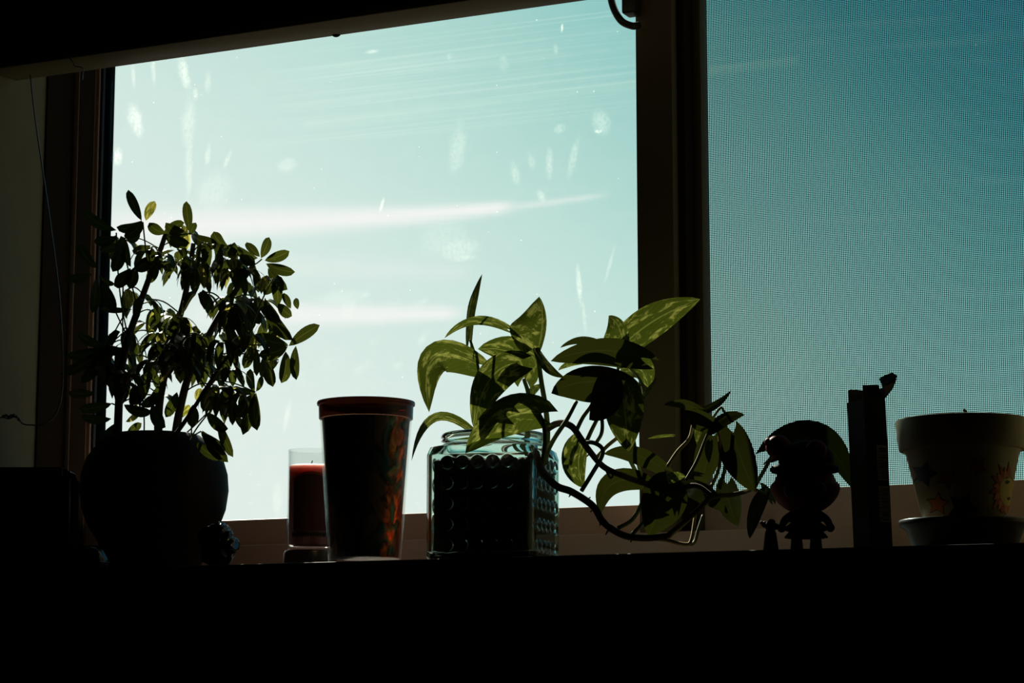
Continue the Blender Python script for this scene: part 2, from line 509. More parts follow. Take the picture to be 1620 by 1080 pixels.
def pane_dirt(n):
    co = n.n('ShaderNodeTexCoord').outputs['Object']
    s = n.n('ShaderNodeSeparateXYZ', {0: co})
    fine = n.n('ShaderNodeTexNoise', {'Vector': co, 'Scale': 260.0, 'Detail': 4.0, 'Roughness': 0.7}).outputs[0]
    blot = n.n('ShaderNodeTexNoise', {'Vector': co, 'Scale': 60.0, 'Detail': 6.0, 'Roughness': 0.7}).outputs[0]
    tot = None
    for (px, py, rx, ry, k, lean) in SMEARS:
        p = at(px, py, YG)
        q = mpp(p)
        dz = n.m('SUBTRACT', s.outputs[2], p.z)
        dx = n.m('SUBTRACT', s.outputs[0], p.x)
        dx = n.m('ADD', dx, n.m('MULTIPLY', dz, lean))
        a = n.m('DIVIDE', dx, rx * q * 1.1)
        b = n.m('DIVIDE', dz, ry * q)
        d = n.m('SQRT', n.m('ADD', n.m('MULTIPLY', a, a), n.m('MULTIPLY', b, b)))
        d = n.m('ADD', d, n.m('MULTIPLY', n.m('SUBTRACT', blot, 0.5), 1.6))
        g = n.m('MULTIPLY', n.smooth(d, 1.35, 0.35), k * 0.8)
        tot = g if tot is None else n.m('MAXIMUM', tot, g)
    tot = n.m('MULTIPLY', tot, n.smooth(fine, 0.2, 0.62))
    # wiping streaks that run along the pane, only in its upper half
    sv = n.n('ShaderNodeCombineXYZ', {0: n.m('MULTIPLY', s.outputs[0], 1.1), 1: 0.0, 2: n.m('MULTIPLY', n.m('ADD', s.outputs[2], n.m('MULTIPLY', s.outputs[0], 0.012)), 210.0)}).outputs[0]
    st = n.n('ShaderNodeTexNoise', {'Vector': sv, 'Scale': 1.0, 'Detail': 3.0, 'Roughness': 0.6}).outputs[0]
    zt = at(700, 215, YG).z
    z1 = at(700, 60, YG).z
    band = n.m('MULTIPLY', n.smooth(s.outputs[2], zt - 0.012, zt + 0.008), n.smooth(s.outputs[2], z1 + 0.05, z1))
    band = n.m('MULTIPLY', band, n.smooth(s.outputs[0], at(330, 150, YG).x, at(620, 150, YG).x))
    st = n.m('MULTIPLY', n.m('MULTIPLY', n.smooth(st, 0.46, 0.72), band), 0.085)
    # dust specks
    vo = n.n('ShaderNodeTexVoronoi', {'Vector': co, 'Scale': 95.0, 'Randomness': 1.0}, feature='F1')
    rc = n.n('ShaderNodeSeparateColor', {0: vo.outputs['Color']})
    size = n.m('MULTIPLY', n.smooth(rc.outputs[0], 0.55, 1.0), 0.10)
    speck = n.m('MULTIPLY', n.smooth(n.m('SUBTRACT', size, vo.outputs['Distance']), 0.0, 0.03), 0.5)
    haze = n.m('ADD', 0.008, n.m('MULTIPLY', n.smooth(blot, 0.35, 0.75), 0.02))
    return n.m('MULTIPLY', n.m('ADD', n.m('MAXIMUM', n.m('MAXIMUM', tot, st), speck), haze), 0.55, clamp=True)


def sash_dirt(n):
    co = n.n('ShaderNodeTexCoord').outputs['Object']
    vo = n.n('ShaderNodeTexVoronoi', {'Vector': co, 'Scale': 70.0, 'Randomness': 1.0}, feature='F1')
    rc = n.n('ShaderNodeSeparateColor', {0: vo.outputs['Color']})
    size = n.m('MULTIPLY', n.smooth(rc.outputs[0], 0.80, 1.0), 0.10)
    speck = n.m('MULTIPLY', n.smooth(n.m('SUBTRACT', size, vo.outputs['Distance']), 0.0, 0.03), 0.4)
    blot = n.n('ShaderNodeTexNoise', {'Vector': co, 'Scale': 18.0, 'Detail': 8.0, 'Roughness': 0.75}).outputs[0]
    p = at(1300, 420, YG)
    d = n.n('ShaderNodeVectorMath', {0: co, 1: (p.x, 0.0, p.z)}, operation='SUBTRACT').outputs[0]
    dl = n.n('ShaderNodeVectorMath', {0: d}, operation='LENGTH').outputs['Value']
    sm = n.m('MULTIPLY', n.smooth(n.m('ADD', dl, n.m('MULTIPLY', n.m('SUBTRACT', blot, 0.5), 0.06)), 0.022, 0.004), 0.16)
    return n.m('MULTIPLY', 0.3, n.m('ADD', n.m('MAXIMUM', speck, sm), n.m('MULTIPLY', n.smooth(blot, 0.4, 0.75), 0.045)), clamp=True)


M['pane'] = thin_glass('window_glass', (0.98, 0.99, 0.985), refl=0.5, dirt=pane_dirt)
M['sashpane'] = thin_glass('sash_glass', (0.78, 0.98, 0.98), refl=0.5, dirt=sash_dirt)
bm = bmesh.new()
box(bm, (xb, YG - 0.0015 - Y_FRM, Zl - 0.008), (xm0 + 0.01, YG + 0.0015 - Y_FRM, Z_TOP - 0.035))
pane = mk('glass_pane', bm, M['pane'], win)
bm = bmesh.new()
box(bm, (xm3 - 0.008, 0.252 - Y_FRM, Zr - 0.008), (X_RIGHT, 0.255 - Y_FRM, Z_TOP - 0.035))
mk('glass_pane', bm, M['sashpane'], win)
# keep the thickness of a pane to one scattering sheet: only its room side is dirty
for o in [c for c in win.children if c.name.startswith('glass_pane')]:
    clean = M['clear']
    o.data.materials.append(clean)
    for p in o.data.polygons:
        p.material_index = 0 if p.normal.y < -0.5 else 1

# insect screen outside the sliding pane
scr = thing('insect_screen', None, None, (0, 0, 0))
scr.parent = win
bm = bmesh.new()
Ysc, pit, wr = 0.272 - Y_FRM, 0.00205, 0.00029
zt_, zb_ = Z_TOP - 0.04, Zr - 0.03
x_ = xm3 - 0.012
while x_ < X_RIGHT:
    box(bm, (x_ - wr, Ysc - wr, zb_), (x_ + wr, Ysc + wr, zt_))
    x_ += pit
me = bpy.data.meshes.new('screen_wires')
zz = zb_
while zz < zt_:
    box(bm, (xm3 - 0.012, Ysc - wr * 0.6, zz - wr), (X_RIGHT, Ysc + wr * 0.6, zz + wr))
    zz += pit
o = mk('screen_mesh', bm, M['wire'], scr)
o['kind'] = 'stuff'

# curved latch on the mullion
lt = thing('latch', None, None, (0, 0, 0))
lt.parent = win
pts = [at(966, -16, 0.185), at(967, 0, 0.18), at(973, 18, 0.178), at(984, 34, 0.178), at(1000, 41, 0.185), at(1010, 40, 0.195)]
bm = bmesh.new()
tube(bm, [p - WO for p in spline(pts, 5)], 0.0042, 10)
mk('latch_handle', bm, M['darkmetal'], lt, angle=40)
p0, p1 = at(989, 26, 0.19), at(1009, -30, 0.19)
bm = bmesh.new()
box(bm, (p0.x, 0.178 - Y_FRM, p0.z), (p1.x, 0.0, p1.z), 0.003, 3)
mk('latch_body', bm, M['darkmetal'], lt, angle=40)

# ------------------------------------------------------------------ ledge in front of the wall
led = thing('low_cabinet', 'long black-brown cabinet whose top carries the row of plants and cups under the window', 'cabinet', (0.1, Y_EDGE, Z_FLOOR))
LO = led.location
boxo('top_board', (XL + 0.05, Y_EDGE, -0.03), (XR - 0.05, Y_WALL - 0.001, 0.0), M['wood'], led, 0.0015, LO)
boxo('body', (XL + 0.07, Y_EDGE + 0.012, Z_FLOOR), (XR - 0.07, Y_WALL - 0.004, -0.03), M['wood'], led, 0.002, LO)
for k in range(5):
    x0 = XL + 0.09 + k * 0.8
    d = boxo('door', (x0, Y_EDGE - 0.002, Z_FLOOR + 0.06), (x0 + 0.79, Y_EDGE + 0.012, -0.045), M['wood'], led, 0.002, LO)

# ------------------------------------------------------------------ raised blind above the window
YB_ = 0.024
YR_ = YB_ + 0.055
zb0 = at(165, 109, YR_).z
zb1 = zb0 + 0.012
bl = thing('window_blind', 'dark pleated window blind drawn up across the top of the window', 'blind', (0, YB_, zb0))
BO = bl.location
xbl0, xbl1 = X_REV + 0.004, X_RIGHT - 0.002
boxo('bottom_rail', (xbl0, YB_ - 0.001, zb0), (xbl1, YR_, zb1 + 0.001), M['rail'], bl, 0.0025, BO)
bm = bmesh.new()
n_pl = 14
zz0, zz1 = zb1, Z_TOP - 0.042
prev = None
for i in range(n_pl * 2 + 1):
    zc = zz0 + (zz1 - zz0) * i / (n_pl * 2)
    yy = 0.0015 if i % 2 else 0.011
    a = (bm.verts.new((xbl0 + 0.004, yy, zc - zb0)), bm.verts.new((xbl1 - 0.004, yy, zc - zb0)),
         bm.verts.new((xbl1 - 0.004, 0.05 - yy, zc - zb0)), bm.verts.new((xbl0 + 0.004, 0.05 - yy, zc - zb0)))
    if prev:
        for k in range(4):
            bm.faces.new((prev[k], prev[(k + 1) % 4], a[(k + 1) % 4], a[k]))
    prev = a
mk('pleated_fabric', bm, M['fabric'], bl)
boxo('head_rail', (xbl0, YB_ - 0.004, zz1), (xbl1, YB_ + 0.06, Z_TOP - 0.001), M['rail'], bl, 0.003, BO)
# pull knob under the rail and the small clip at its left end
p = at(532, 54, YR_ - 0.004)
bm = bmesh.new()
ellipsoid(bm, p - BO, (0.0055, 0.004, 0.0035), 14, 10)
ellipsoid(bm, p - BO + Vector((-0.004, 0, 0.002)), (0.006, 0.004, 0.003), 14, 10)
mk('pull_knob', bm, M['gasket'], bl, smooth=True)
bm = bmesh.new()
tube(bm, [q - BO for q in spline([at(108, 90, YB_ - 0.002), at(116, 99, YB_ - 0.004), at(119, 105, YB_ - 0.003), at(131, 108, YB_ - 0.003), at(130, 122, YB_ - 0.002)], 5)], 0.0006, 6)
cl_ = mk('cord_clip', bm, M['cord'], bl, smooth=True)
p0 = at(130, 122, YB_ - 0.002) - BO
bm = bmesh.new()
box(bm, (p0.x - 0.0012, p0.y - 0.001, p0.z - 0.003), (p0.x + 0.0012, p0.y + 0.001, p0.z + 0.003), 0.0005)
mk('clip_tag', bm, M['cord'], cl_)

# thin cord hanging at the left and looping back
cp = [at(48, 118, 0.010), at(56, 190, 0.008), at(72, 300, 0.008), at(86, 400, 0.008), at(95, 480, 0.008), at(99, 560, 0.008), at(98, 620, 0.006),
      at(88, 655, 0.004), at(68, 671, 0.002), at(50, 672, 0.0), at(36, 670, -0.002), at(26, 659, -0.002), at(14, 662, -0.002), at(4, 660, 0.0), at(-14, 663, 0.0)]
co_ = thing('blind_cord', 'thin grey cord hanging and looping sideways at the left of the window', 'cord', cp[0])
bm = bmesh.new()
tube(bm, [q - cp[0] for q in spline(cp, 8)], 0.0009, 6)
mk('cord', bm, M['cord'], co_, smooth=True)
bm = bmesh.new()
rng = random.Random(4)
for k in range(7):
    q = at(6 + k * 4, 660 + rng.uniform(-4, 4), -0.002) - cp[0]
    ellipsoid(bm, q, (0.0024, 0.002, 0.0018), 10, 8)
mk('knot', bm, M['cord'], co_, smooth=True)

# ------------------------------------------------------------------ leaves


def leaf(parent, org, mat, base, ctrl, tip, wl, wr, roll=0.0, fold=0.15, kind='heart', nv=11, nu=6, wave=0.0, rng=None, name='leaf'):
    """one leaf blade along a bent midrib; wl / wr are the widths (in photo pixels) left and right of the midrib"""
    cr, sr = math.cos(R(roll)), math.sin(R(roll))
    me = bpy.data.meshes.new(name)
    L = (tip - base).length
    vs, uv = [], []
    ph = rng.uniform(0, 6) if rng else 0
    for i in range(nv + 1):
        t = i / nv
        p = base * (1 - t) ** 2 + ctrl * 2 * t * (1 - t) + tip * t * t
        T = ((ctrl - base) * (1 - t) + (tip - ctrl) * t).normalized()
        V = (CAM - p).normalized()
        S0 = T.cross(V)
        S0 = S0.normalized() if S0.length > 1e-4 else Vector((0, 0, 1))
        N0 = S0.cross(T).normalized()
        S = S0 * cr + N0 * sr
        N = S.cross(T).normalized()
        if kind == 'heart':
            f = 1.58 * (t + 0.02) ** 0.45 * (1 - t) ** 0.70 * (1 - 0.25 * t ** 4) if t < 1 else 0
        else:
            f = 2.15 * (t + 0.003) ** 0.85 * (1 - t) ** 0.62 if t < 1 else 0
        for j in range(nu + 1):
            s = -1 + 2 * j / nu
            h = (wl if s < 0 else wr) * mpp(p) / max(cr, 0.22) * f
            q = p + S * (s * h) + N * (abs(s) * h * fold - s * s * h * 0.12)
            if kind == 'heart':
                q -= T * (L * 0.20 * abs(s) ** 1.5 * (1 - t) ** 4)
            if wave:
                q += N * (wave * h * math.sin(t * 9 + ph + s) * abs(s))
            vs.append(q - org)
            uv.append((j / nu, t))
    fs = []
    for i in range(nv):
        for j in range(nu):
            a = i * (nu + 1) + j
            fs.append((a, a + 1, a + nu + 2, a + nu + 1))
    me.from_pydata(vs, [], fs)
    ul = me.uv_layers.new(name='UVMap')
    for lp in me.loops:
        ul.data[lp.index].uv = uv[lp.vertex_index]
    return link(name, me, mat, parent, smooth=True)


# ------------------------------------------------------------------ potted umbrella plant
PY = 0.085
pc = at(244, 780, PY)
PX = pc.x
q = mpp(pc)
up = thing('potted_umbrella_plant', 'bushy umbrella plant with hanging leaflets in a round dark glazed pot', 'plant', (PX, PY, 0))
UO = up.location


def zat(py, Y=PY, px=244):
    return at(px, py, Y).z


ztop = zat(689)
prof = [(0.0, 0.0), (66 * q, 0.0), (72 * q, 0.003), (86 * q, zat(858)), (104 * q, zat(830)), (113 * q, zat(805)), (117 * q, zat(775)), (115 * q, zat(750)),
        (108 * q, zat(727)), (96 * q, zat(710)), (80 * q, zat(697)), (70 * q, ztop), (66 * q, ztop + 0.001), (62 * q, ztop - 0.001), (66 * q, zat(700)), (88 * q, zat(720)), (90 * q, zat(735)), (0, zat(736))]
bm = bmesh.new()
lathe(bm, prof, 72)
mk('pot', bm, M['glaze'], up, smooth=True)
bm = bmesh.new()
lathe(bm, [(0.0, zat(694)), (40 * q, zat(695)), (64.5 * q, zat(697)), (64.5 * q, zat(703)), (0, zat(703))], 40, wob=lambda r, z, a: r * (1 + 0.02 * math.sin(a * 9)))
for v in bm.verts:
    v.co.z += 0.003 * noise.noise(v.co * 120)
mk('soil', bm, M['soil'], up, smooth=True)

stems = [
    [(186, 700, .045), (188, 640, .045), (192, 585, .045), (203, 535, .05), (218, 490, .05), (236, 440, .055), (252, 400, .06), (262, 370, .06)],
    [(250, 700, .05), (252, 640, .05), (262, 585, .05), (276, 530, .055), (290, 480, .06), (300, 430, .06), (306, 385, .06)],
    [(276, 700, .06), (284, 650, .06), (300, 590, .065), (325, 540, .065), (350, 495, .07), (376, 455, .07), (400, 420, .075)],
    [(190, 690, .07), (186, 640, .08), (176, 590, .085), (168, 550, .09)],
    [(268, 700, .03), (290, 670, .02), (310, 640, .01), (335, 600, .005), (360, 565, .0), (390, 540, .0)],
]
stem_pts = []
for k, s in enumerate(stems):
    pts = spline([at(a[0], a[1], a[2] + 0.03) for a in s], 6)
    stem_pts += pts[3:]
    bm = bmesh.new()
    r0, r1 = (0.0052, 0.0028) if k < 3 else (0.0028, 0.0016)
    tube(bm, [p - UO for p in pts], lambda t: r0 + (r1 - r0) * t, 8)
    mk('stem', bm, M['bark'], up, smooth=True)

# leaflets that the photograph outlines one by one: base, tip, half width, y of base, y of tip, sideways bow
LF = [
    (224, 349, 203, 300, 8, 0, .05, .07, -4), (231, 349, 245, 318, 8, 0, .06, .08, 3), (300, 367, 295, 318, 8, 0, .04, .05, 2), (184, 364, 130, 332, 9, 0, .04, .03, -10),
    (224, 349, 184, 359, 8, 0, .05, .05, -14), (224, 349, 196, 374, 10, 0, .05, .03, -10), (185, 375, 148, 381, 9, 0, .04, .03, -6), (222, 370, 201, 380, 7, 0, .06, .05, -4),
    (192, 387, 157, 394, 8, 0, .05, .05, -3), (194, 384, 178, 430, 11, 0, .04, .03, 3), (207, 422, 191, 373, 9, 0, .04, .05, 3), (238, 388, 209, 396, 8, 0, .06, .05, -6),
    (155, 424, 124, 384, 9, 0, .05, .04, 9), (145, 433, 106, 441, 8, 0, .05, .04, -5), (156, 436, 182, 449, 5, 0, .05, .05, -6), (206, 424, 180, 452, 11, 0, .04, .03, -8),
    (213, 422, 204, 456, 10, 0, .05, .04, 3), (250, 414, 233, 447, 9, 0, .05, .06, 3), (247, 405, 213, 424, 11, 0, .04, .04, -6), (161, 443, 181, 496, 9, 0, .04, .04, 2),
    (209, 489, 157, 488, 5, 0, .06, .06, -4), (152, 440, 146, 495, 9, 0, .05, .05, -3), (166, 547, 122, 525, 8, 0, .05, .05, 8), (166, 548, 104, 562, 9, 0, .05, .04, -10),
    (166, 549, 94, 592, 9, 0, .05, .03, -12), (168, 550, 128, 606, 10, 0, .05, .04, -8), (168, 550, 158, 610, 10, 0, .05, .04, 6), (168, 546, 196, 556, 8, 0, .05, .05, -8),
    (177, 638, 124, 646, 9, 0, .06, .06, -6), (176, 662, 127, 659, 8, 0, .06, .06, 5), (150, 622, 108, 620, 8, 0, .06, .05, -3), (186, 668, 150, 707, 12, 0, .05, .02, -10),
    (200, 690, 224, 669, 7, 0, .09, .10, 2), (199, 667, 220, 651, 5, 0, .09, .10, -4), (284, 662, 301, 641, 6, 0, .09, .10, 2), (311, 634, 318, 614, 6, 0, .09, .10, 2),
    (413, 408, 426, 375, 8, 0, .06, .07, -2), (419, 412, 458, 397, 9, 0, .06, .06, -3), (421, 417, 467, 430, 9, 0, .06, .05, -6), (424, 424, 455, 458, 9, 0, .06, .05, -7),
    (411, 406, 390, 383, 7, 0, .06, .06, 3), (408, 408, 372, 391, 8, 0, .06, .06, 8), (361, 390, 338, 366, 10, 0, .05, .05, 10), (303, 369, 346, 390, 11, 0, .05, .04, -10),
    (402, 423, 409, 463, 7, 0, .06, .05, 3), (417, 466, 438, 441, 11, 0, .06, .06, 2), (410, 471, 437, 511, 9, 0, .06, .05, -3), (419, 471, 464, 538, 11, 0, .06, .04, -18),
    (425, 478, 443, 509, 5, 0, .06, .05, -3), (460, 488, 449, 463, 6, 0, .05, .05, 2), (471, 489, 468, 471, 5, 0, .06, .06, 1), (457, 547, 506, 514, 10, 0, .05, .05, 4),
    (468, 547, 469, 601, 8, 0, .05, .04, -5), (415, 529, 449, 526, 8, 0, .09, .09, -5), (455, 544, 404, 528, 11, 0, .05, .04, 8), (455, 548, 409, 561, 11, 0, .05, .03, -6),
    (417, 562, 432, 612, 10, 0, .05, .04, -2), (405, 550, 406, 595, 6, 0, .05, .04, 2), (398, 547, 386, 583, 9, 0, .05, .03, -2), (416, 564, 414, 598, 6, 0, .06, .06, 2),
    (452, 556, 445, 606, 10, 0, .06, .05, -6), (358, 504, 380, 565, 9, 0, .04, .03, -3), (374, 500, 394, 541, 9, 0, .05, .04, -4), (385, 465, 411, 513, 13, 0, .05, .03, -6),
    (404, 620, 371, 615, 6, 0, .04, .03, -4), (405, 619, 413, 594, 5, 0, .04, .04, -5), (403, 620, 396, 583, 7, 0, .04, .04, 6), (403, 621, 374, 660, 11, 0, .04, .03, 3),
    (403, 621, 384, 688, 10, 0, .045, .04, 2), (405, 621, 407, 681, 10, 0, .04, .03, -8), (364, 618, 368, 673, 7, 0, .03, .02, 2), (370, 654, 391, 682, 6, 0, .04, .04, 0),
    (349, 646, 367, 657, 5, 0, .06, .06, -3), (327, 653, 361, 678, 10, 0, .03, .02, -8), (345, 666, 369, 723, 8, 0, .03, .02, -3), (318, 682, 357, 712, 9, 0, .03, .02, -6),
    (320, 681, 361, 731, 10, 0, .03, .01, -5), (308, 697, 352, 726, 8, 0, .02, .01, -8), (330, 604, 322, 651, 9, 0, .04, .03, -2), (305, 640, 303, 676, 10, 0, .03, .02, -3),
    (360, 612, 351, 642, 11, 0, .04, .03, -2), (222, 640, 250, 628, 9, 0, .05, .04, -4), (262, 600, 236, 640, 9, 0, .05, .04, 4), (230, 600, 214, 640, 9, 0, .05, .04, -4),
    (240, 640, 262, 676, 11, 0, .04, .03, -6), (196, 640, 240, 650, 9, 0, .04, .04, -10), (280, 620, 262, 660, 9, 0, .05, .04, 4),
    (300, 370, 262, 352, 9, 0, .05, .05, -12), (262, 368, 236, 352, 9, 0, .05, .05, 8), (258, 372, 292, 352, 8, 0, .06, .06, 6), (262, 374, 300, 384, 10, 0, .04, .03, -8),
    (300, 372, 310, 352, 6, 0, .06, .06, 2), (345, 392, 376, 396, 9, 0, .06, .05, -8), (380, 402, 404, 418, 9, 0, .05, .04, -4), (440, 480, 462, 500, 9, 0, .05, .05, -4),
]
rng = random.Random(21)
for (bx, by, tx, ty, hw, _, yb, yt, bow) in LF:
    yb, yt = yb + 0.03, yt + 0.03
    b, tp = at(bx, by, yb), at(tx, ty, yt)
    dx, dy = tx - bx, ty - by
    ln = math.hypot(dx, dy)
    cx, cy = (bx + tx) / 2 + dy / ln * bow, (by + ty) / 2 - dx / ln * bow        # a positive bow leans to the right of travel
    if bow < 0 and dx < 0:
        cx, cy = (bx + tx) / 2 - dy / ln * bow, (by + ty) / 2 + dx / ln * bow
    leaf(up, UO, M['umbrella_backlit' if (bx, by) in ((231, 349), (415, 529), (199, 667), (284, 662), (311, 634)) else 'umbrella_leaf'], b, at(cx, cy, (yb + yt) / 2 - 0.004), tp, hw * 1.22, hw * 1.22, rng.uniform(-35, 35), rng.uniform(0.1, 0.35), 'lance', 8, 4)

# the inner whorls: leaflets hanging in a fan from the end of a leaf stalk
outline = [(160, 395), (200, 352), (240, 345), (300, 350), (350, 378), (400, 385), (440, 410), (455, 450), (462, 510), (450, 560), (425, 595), (400, 650), (372, 690),
           (345, 690), (320, 660), (270, 650), (236, 660), (190, 655), (165, 610), (130, 590), (135, 540), (185, 540), (205, 470), (168, 440)]


def inside(x, y, poly):
    c = False
    for i in range(len(poly)):
        x0, y0 = poly[i]
        x1, y1 = poly[i - 1]
        if (y0 > y) != (y1 > y) and x < (x1 - x0) * (y - y0) / (y1 - y0) + x0:
            c = not c
    return c


holes = [(172, 505, 24), (232, 505, 10), (236, 655, 12), (218, 683, 14), (300, 520, 9), (212, 620, 8), (300, 690, 20), (352, 480, 6), (205, 640, 8)]


def whorls(wanted, seed, x0, x1, y0, y1, stalks, make):
    """fans of leaflets hanging from the ends of leaf stalks, inside the crown"""
    rg = random.Random(seed)
    count, tries = 0, 0
    while count < wanted and tries < 6000:
        tries += 1
        wx, wy = rg.uniform(x0, x1), rg.uniform(y0, y1)
        if not inside(wx, wy, outline):
            continue
        cw = at(wx, wy, rg.uniform(0.03, 0.15))
        near = min(stem_pts, key=lambda q_: (q_ - cw).length + max(0, q_.z - cw.z) * 1.2)
        n_l = rg.randint(5, 7)
        made = 0
        a0 = rg.uniform(0, 6.28)
        droop = rg.uniform(0.5, 1.15)
        for k in range(n_l):
            a = a0 + 2 * math.pi * k / n_l + rg.uniform(-.2, .2)
            L = rg.uniform(0.029, 0.043)
            h = Vector((math.cos(a), math.sin(a), 0))
            base = cw + h * 0.005 - Vector((0, 0, 0.001))
            tip = cw + h * (L * math.cos(droop)) - Vector((0, 0, L * math.sin(droop)))
            ctl = cw + h * (L * 0.55) + Vector((0, 0, 0.001))
            d = CM.transposed() @ (tip - CAM)
            tx, ty = 810 - d.x / d.z * FPX, 540 + d.y / d.z * FPX
            mx, my = (wx + tx) / 2, (wy + ty) / 2
            if not inside(tx, ty, outline) or any(math.hypot(u - hx, v - hy) < hr for hx, hy, hr in holes for u, v in ((tx, ty), (mx, my))) or tip.y > 0.19:
                continue
            # turn the blade so that its face looks up and out
            T = (tip - base).normalized()
            V = (CAM - base).normalized()
            S0 = T.cross(V).normalized()
            N0 = S0.cross(T)
            side = T.cross(Vector((0, 0, 1))).normalized()
            roll = math.degrees(math.atan2(side.dot(N0), side.dot(S0)))
            if roll > 90:
                roll -= 180
            if roll < -90:
                roll += 180
            make(base, ctl, tip, rg.uniform(9.5, 12.5) * max(math.cos(R(roll)), 0.22), roll)
            made += 1
            count += 1
        if made:
            mid = (near + cw) / 2 + Vector((0, 0, 0.006))
            tube(stalks, [p - UO for p in spline([near, mid, cw], 4)], 0.0009, 5)


bm = bmesh.new()
whorls(190, 21, 140, 455, 350, 640, bm, lambda b, c, t_, hw, roll: leaf(up, UO, M['umbrella_backlit' if rng.random() < .25 else 'umbrella_leaf'], b, c, t_, hw, hw, roll, 0.2, 'lance', 6, 4))
# the small leaflets deep in the crown that cannot be told apart: one part
small = []
whorls(34, 8, 150, 245, 545, 640, bm, lambda b, c, t_, hw, roll: small.append(leaf(up, UO, M['umbrella_leaf'], b, c, t_, hw, hw, roll, 0.2, 'lance', 5, 2)))
whorls(230, 5, 190, 410, 370, 655, bm, lambda b, c, t_, hw, roll: small.append(leaf(up, UO, M['umbrella_leaf'], b, c, t_, hw * .9, hw * .9, roll, 0.2, 'lance', 5, 2)))
vs, fs, uvs = [], [], []
for o in small:
    off = len(vs)
    vs += [v.co.copy() for v in o.data.vertices]
    fs += [[off + i for i in p.vertices] for p in o.data.polygons]
    uvs += [tuple(d.uv) for d in o.data.uv_layers[0].data]
    me_ = o.data
    bpy.data.objects.remove(o)
    bpy.data.meshes.remove(me_)
me = bpy.data.meshes.new('inner_leaflets')
me.from_pydata(vs, [], fs)
ul = me.uv_layers.new(name='UVMap')
for i, q_ in enumerate(uvs):
    ul.data[i].uv = q_
link('inner_leaflets', me, M['umbrella_leaf'], up, smooth=True)['kind'] = 'stuff'
mk('leaf_stalks', bm, M['petiole'], up, smooth=True)['kind'] = 'stuff'
# stalks of the outlined whorls
SK = [((236, 440, .055), (230, 390, .05), (226, 351, .05)), ((203, 535, .05), (192, 480, .05), (186, 420, .045), (184, 368, .04)), ((218, 490, .05), (206, 440, .045), (194, 388, .045)),
      ((262, 372, .06), (280, 372, .05), (301, 369, .04)), ((203, 535, .05), (194, 560, .05), (168, 549, .05)), ((400, 420, .075), (408, 415, .065), (414, 410, .06)),
      ((350, 495, .07), (385, 480, .06), (411, 471, .06)), ((325, 540, .065), (390, 545, .055), (455, 546, .05)), ((335, 600, .005), (370, 606, .03), (404, 620, .04)),
      ((276, 700, .06), (300, 680, .05), (327, 654, .03)), ((300, 700, .04), (305, 690, .03), (318, 682, .03)), ((325, 540, .065), (375, 545, .06), (410, 555, .05)),
      ((303, 690, .04), (318, 668, .04), (350, 630, .04)), ((303, 690, .04), (303, 670, .03), (304, 642, .03)), ((186, 640, .08), (182, 640, .06), (177, 638, .06)),
      ((203, 535, .05), (186, 500, .05), (160, 443, .045)), ((227, 700, .06), (228, 660, .06), (222, 600, .06), (210, 560, .06)), ((195, 560, .06), (194, 500, .06), (195, 440, .05))]
bm = bmesh.new()
for s in SK:
    tube(bm, [p - UO for p in spline([at(a[0], a[1], a[2] + 0.03) for a in s], 5)], 0.0009, 6)
mk('leaf_stalks', bm, M['petiole'], up, smooth=True)['kind'] = 'stuff'

# ------------------------------------------------------------------ glass jar with trailing pothos
JY = -0.030
jc = at(781, 780, JY)
jar = thing('potted_pothos', 'variegated pothos trailing out of a square dimpled glass jar of soil', 'plant', (jc.x, JY, 0), R(9.0))
JM = jar.matrix_basis.copy()
JI = JM.inverted()
qj = mpp(jc)
zj = lambda py: at(781, py, JY - 0.03).z


def rsq(a, r, n):
    """rounded square of half side a and corner radius r: points with the outward normal and (face, along) position"""
    out = []
    for f in range(4):
        ang = f * math.pi / 2
        ca, sa = math.cos(ang), math.sin(ang)
        rot = lambda x, y: (x * ca - y * sa, x * sa + y * ca)
        L = a - r
        for k in range(n):
            s = -L + 2 * L * k / n
            out.append((rot(s, -a), rot(0, -1), s))
        m = max(4, n // 10)
        for k in range(m):
            th = -math.pi / 2 + (math.pi / 2) * k / m
            out.append((rot(L + r * math.cos(th), -L + r * math.sin(th)), rot(math.cos(th), math.sin(th)), None))
    return out


A0 = 0.0575
H0, H1, HS, HN, HT = 0.0, zj(716), zj(707), zj(697), zj(681)
bm = bmesh.new()
NP = 104
NV = 130
rings = []
bp, br = 0.0158, 0.0066
rows = [0.0150 + 0.0208 * k for k in range(5)]
WALL = 0.0040


def dimpled(a, r, sgn, hgt, z):
    ring = []
    for (xy, nn, s) in rsq(a, r, NP):
        d = 0.0
        if s is not None:
            kx = round(s / bp)
            if abs(kx) <= 3:
                for zr in rows:
                    e2 = (s - kx * bp) ** 2 + (z - zr) ** 2
                    if e2 < br * br:
                        rs_ = (br * br + hgt * hgt) / (2 * hgt)
                        d = math.sqrt(rs_ * rs_ - e2) - (rs_ - hgt)
        ring.append(bm.verts.new((xy[0] + nn[0] * d * sgn, xy[1] + nn[1] * d * sgn, z)))
    return ring


for i in range(NV + 1):
    rings.append(dimpled(A0, 0.016, 1, 0.0022, 0.004 + (H1 - 0.006) * i / NV))


def ring_at(scale_a, r, z):
    return [bm.verts.new((xy[0], xy[1], z)) for (xy, nn, s) in rsq(scale_a, r, NP)]


def round_ring(rad, z, blend):
    """between the square body and the round neck"""
    out = []
    for (xy, nn, s) in rsq(A0, 0.016, NP):
        v = Vector(xy)
        c = v.normalized() * rad
        u = v * (1 - blend) + c * blend
        out.append(bm.verts.new((u.x, u.y, z)))
    return out


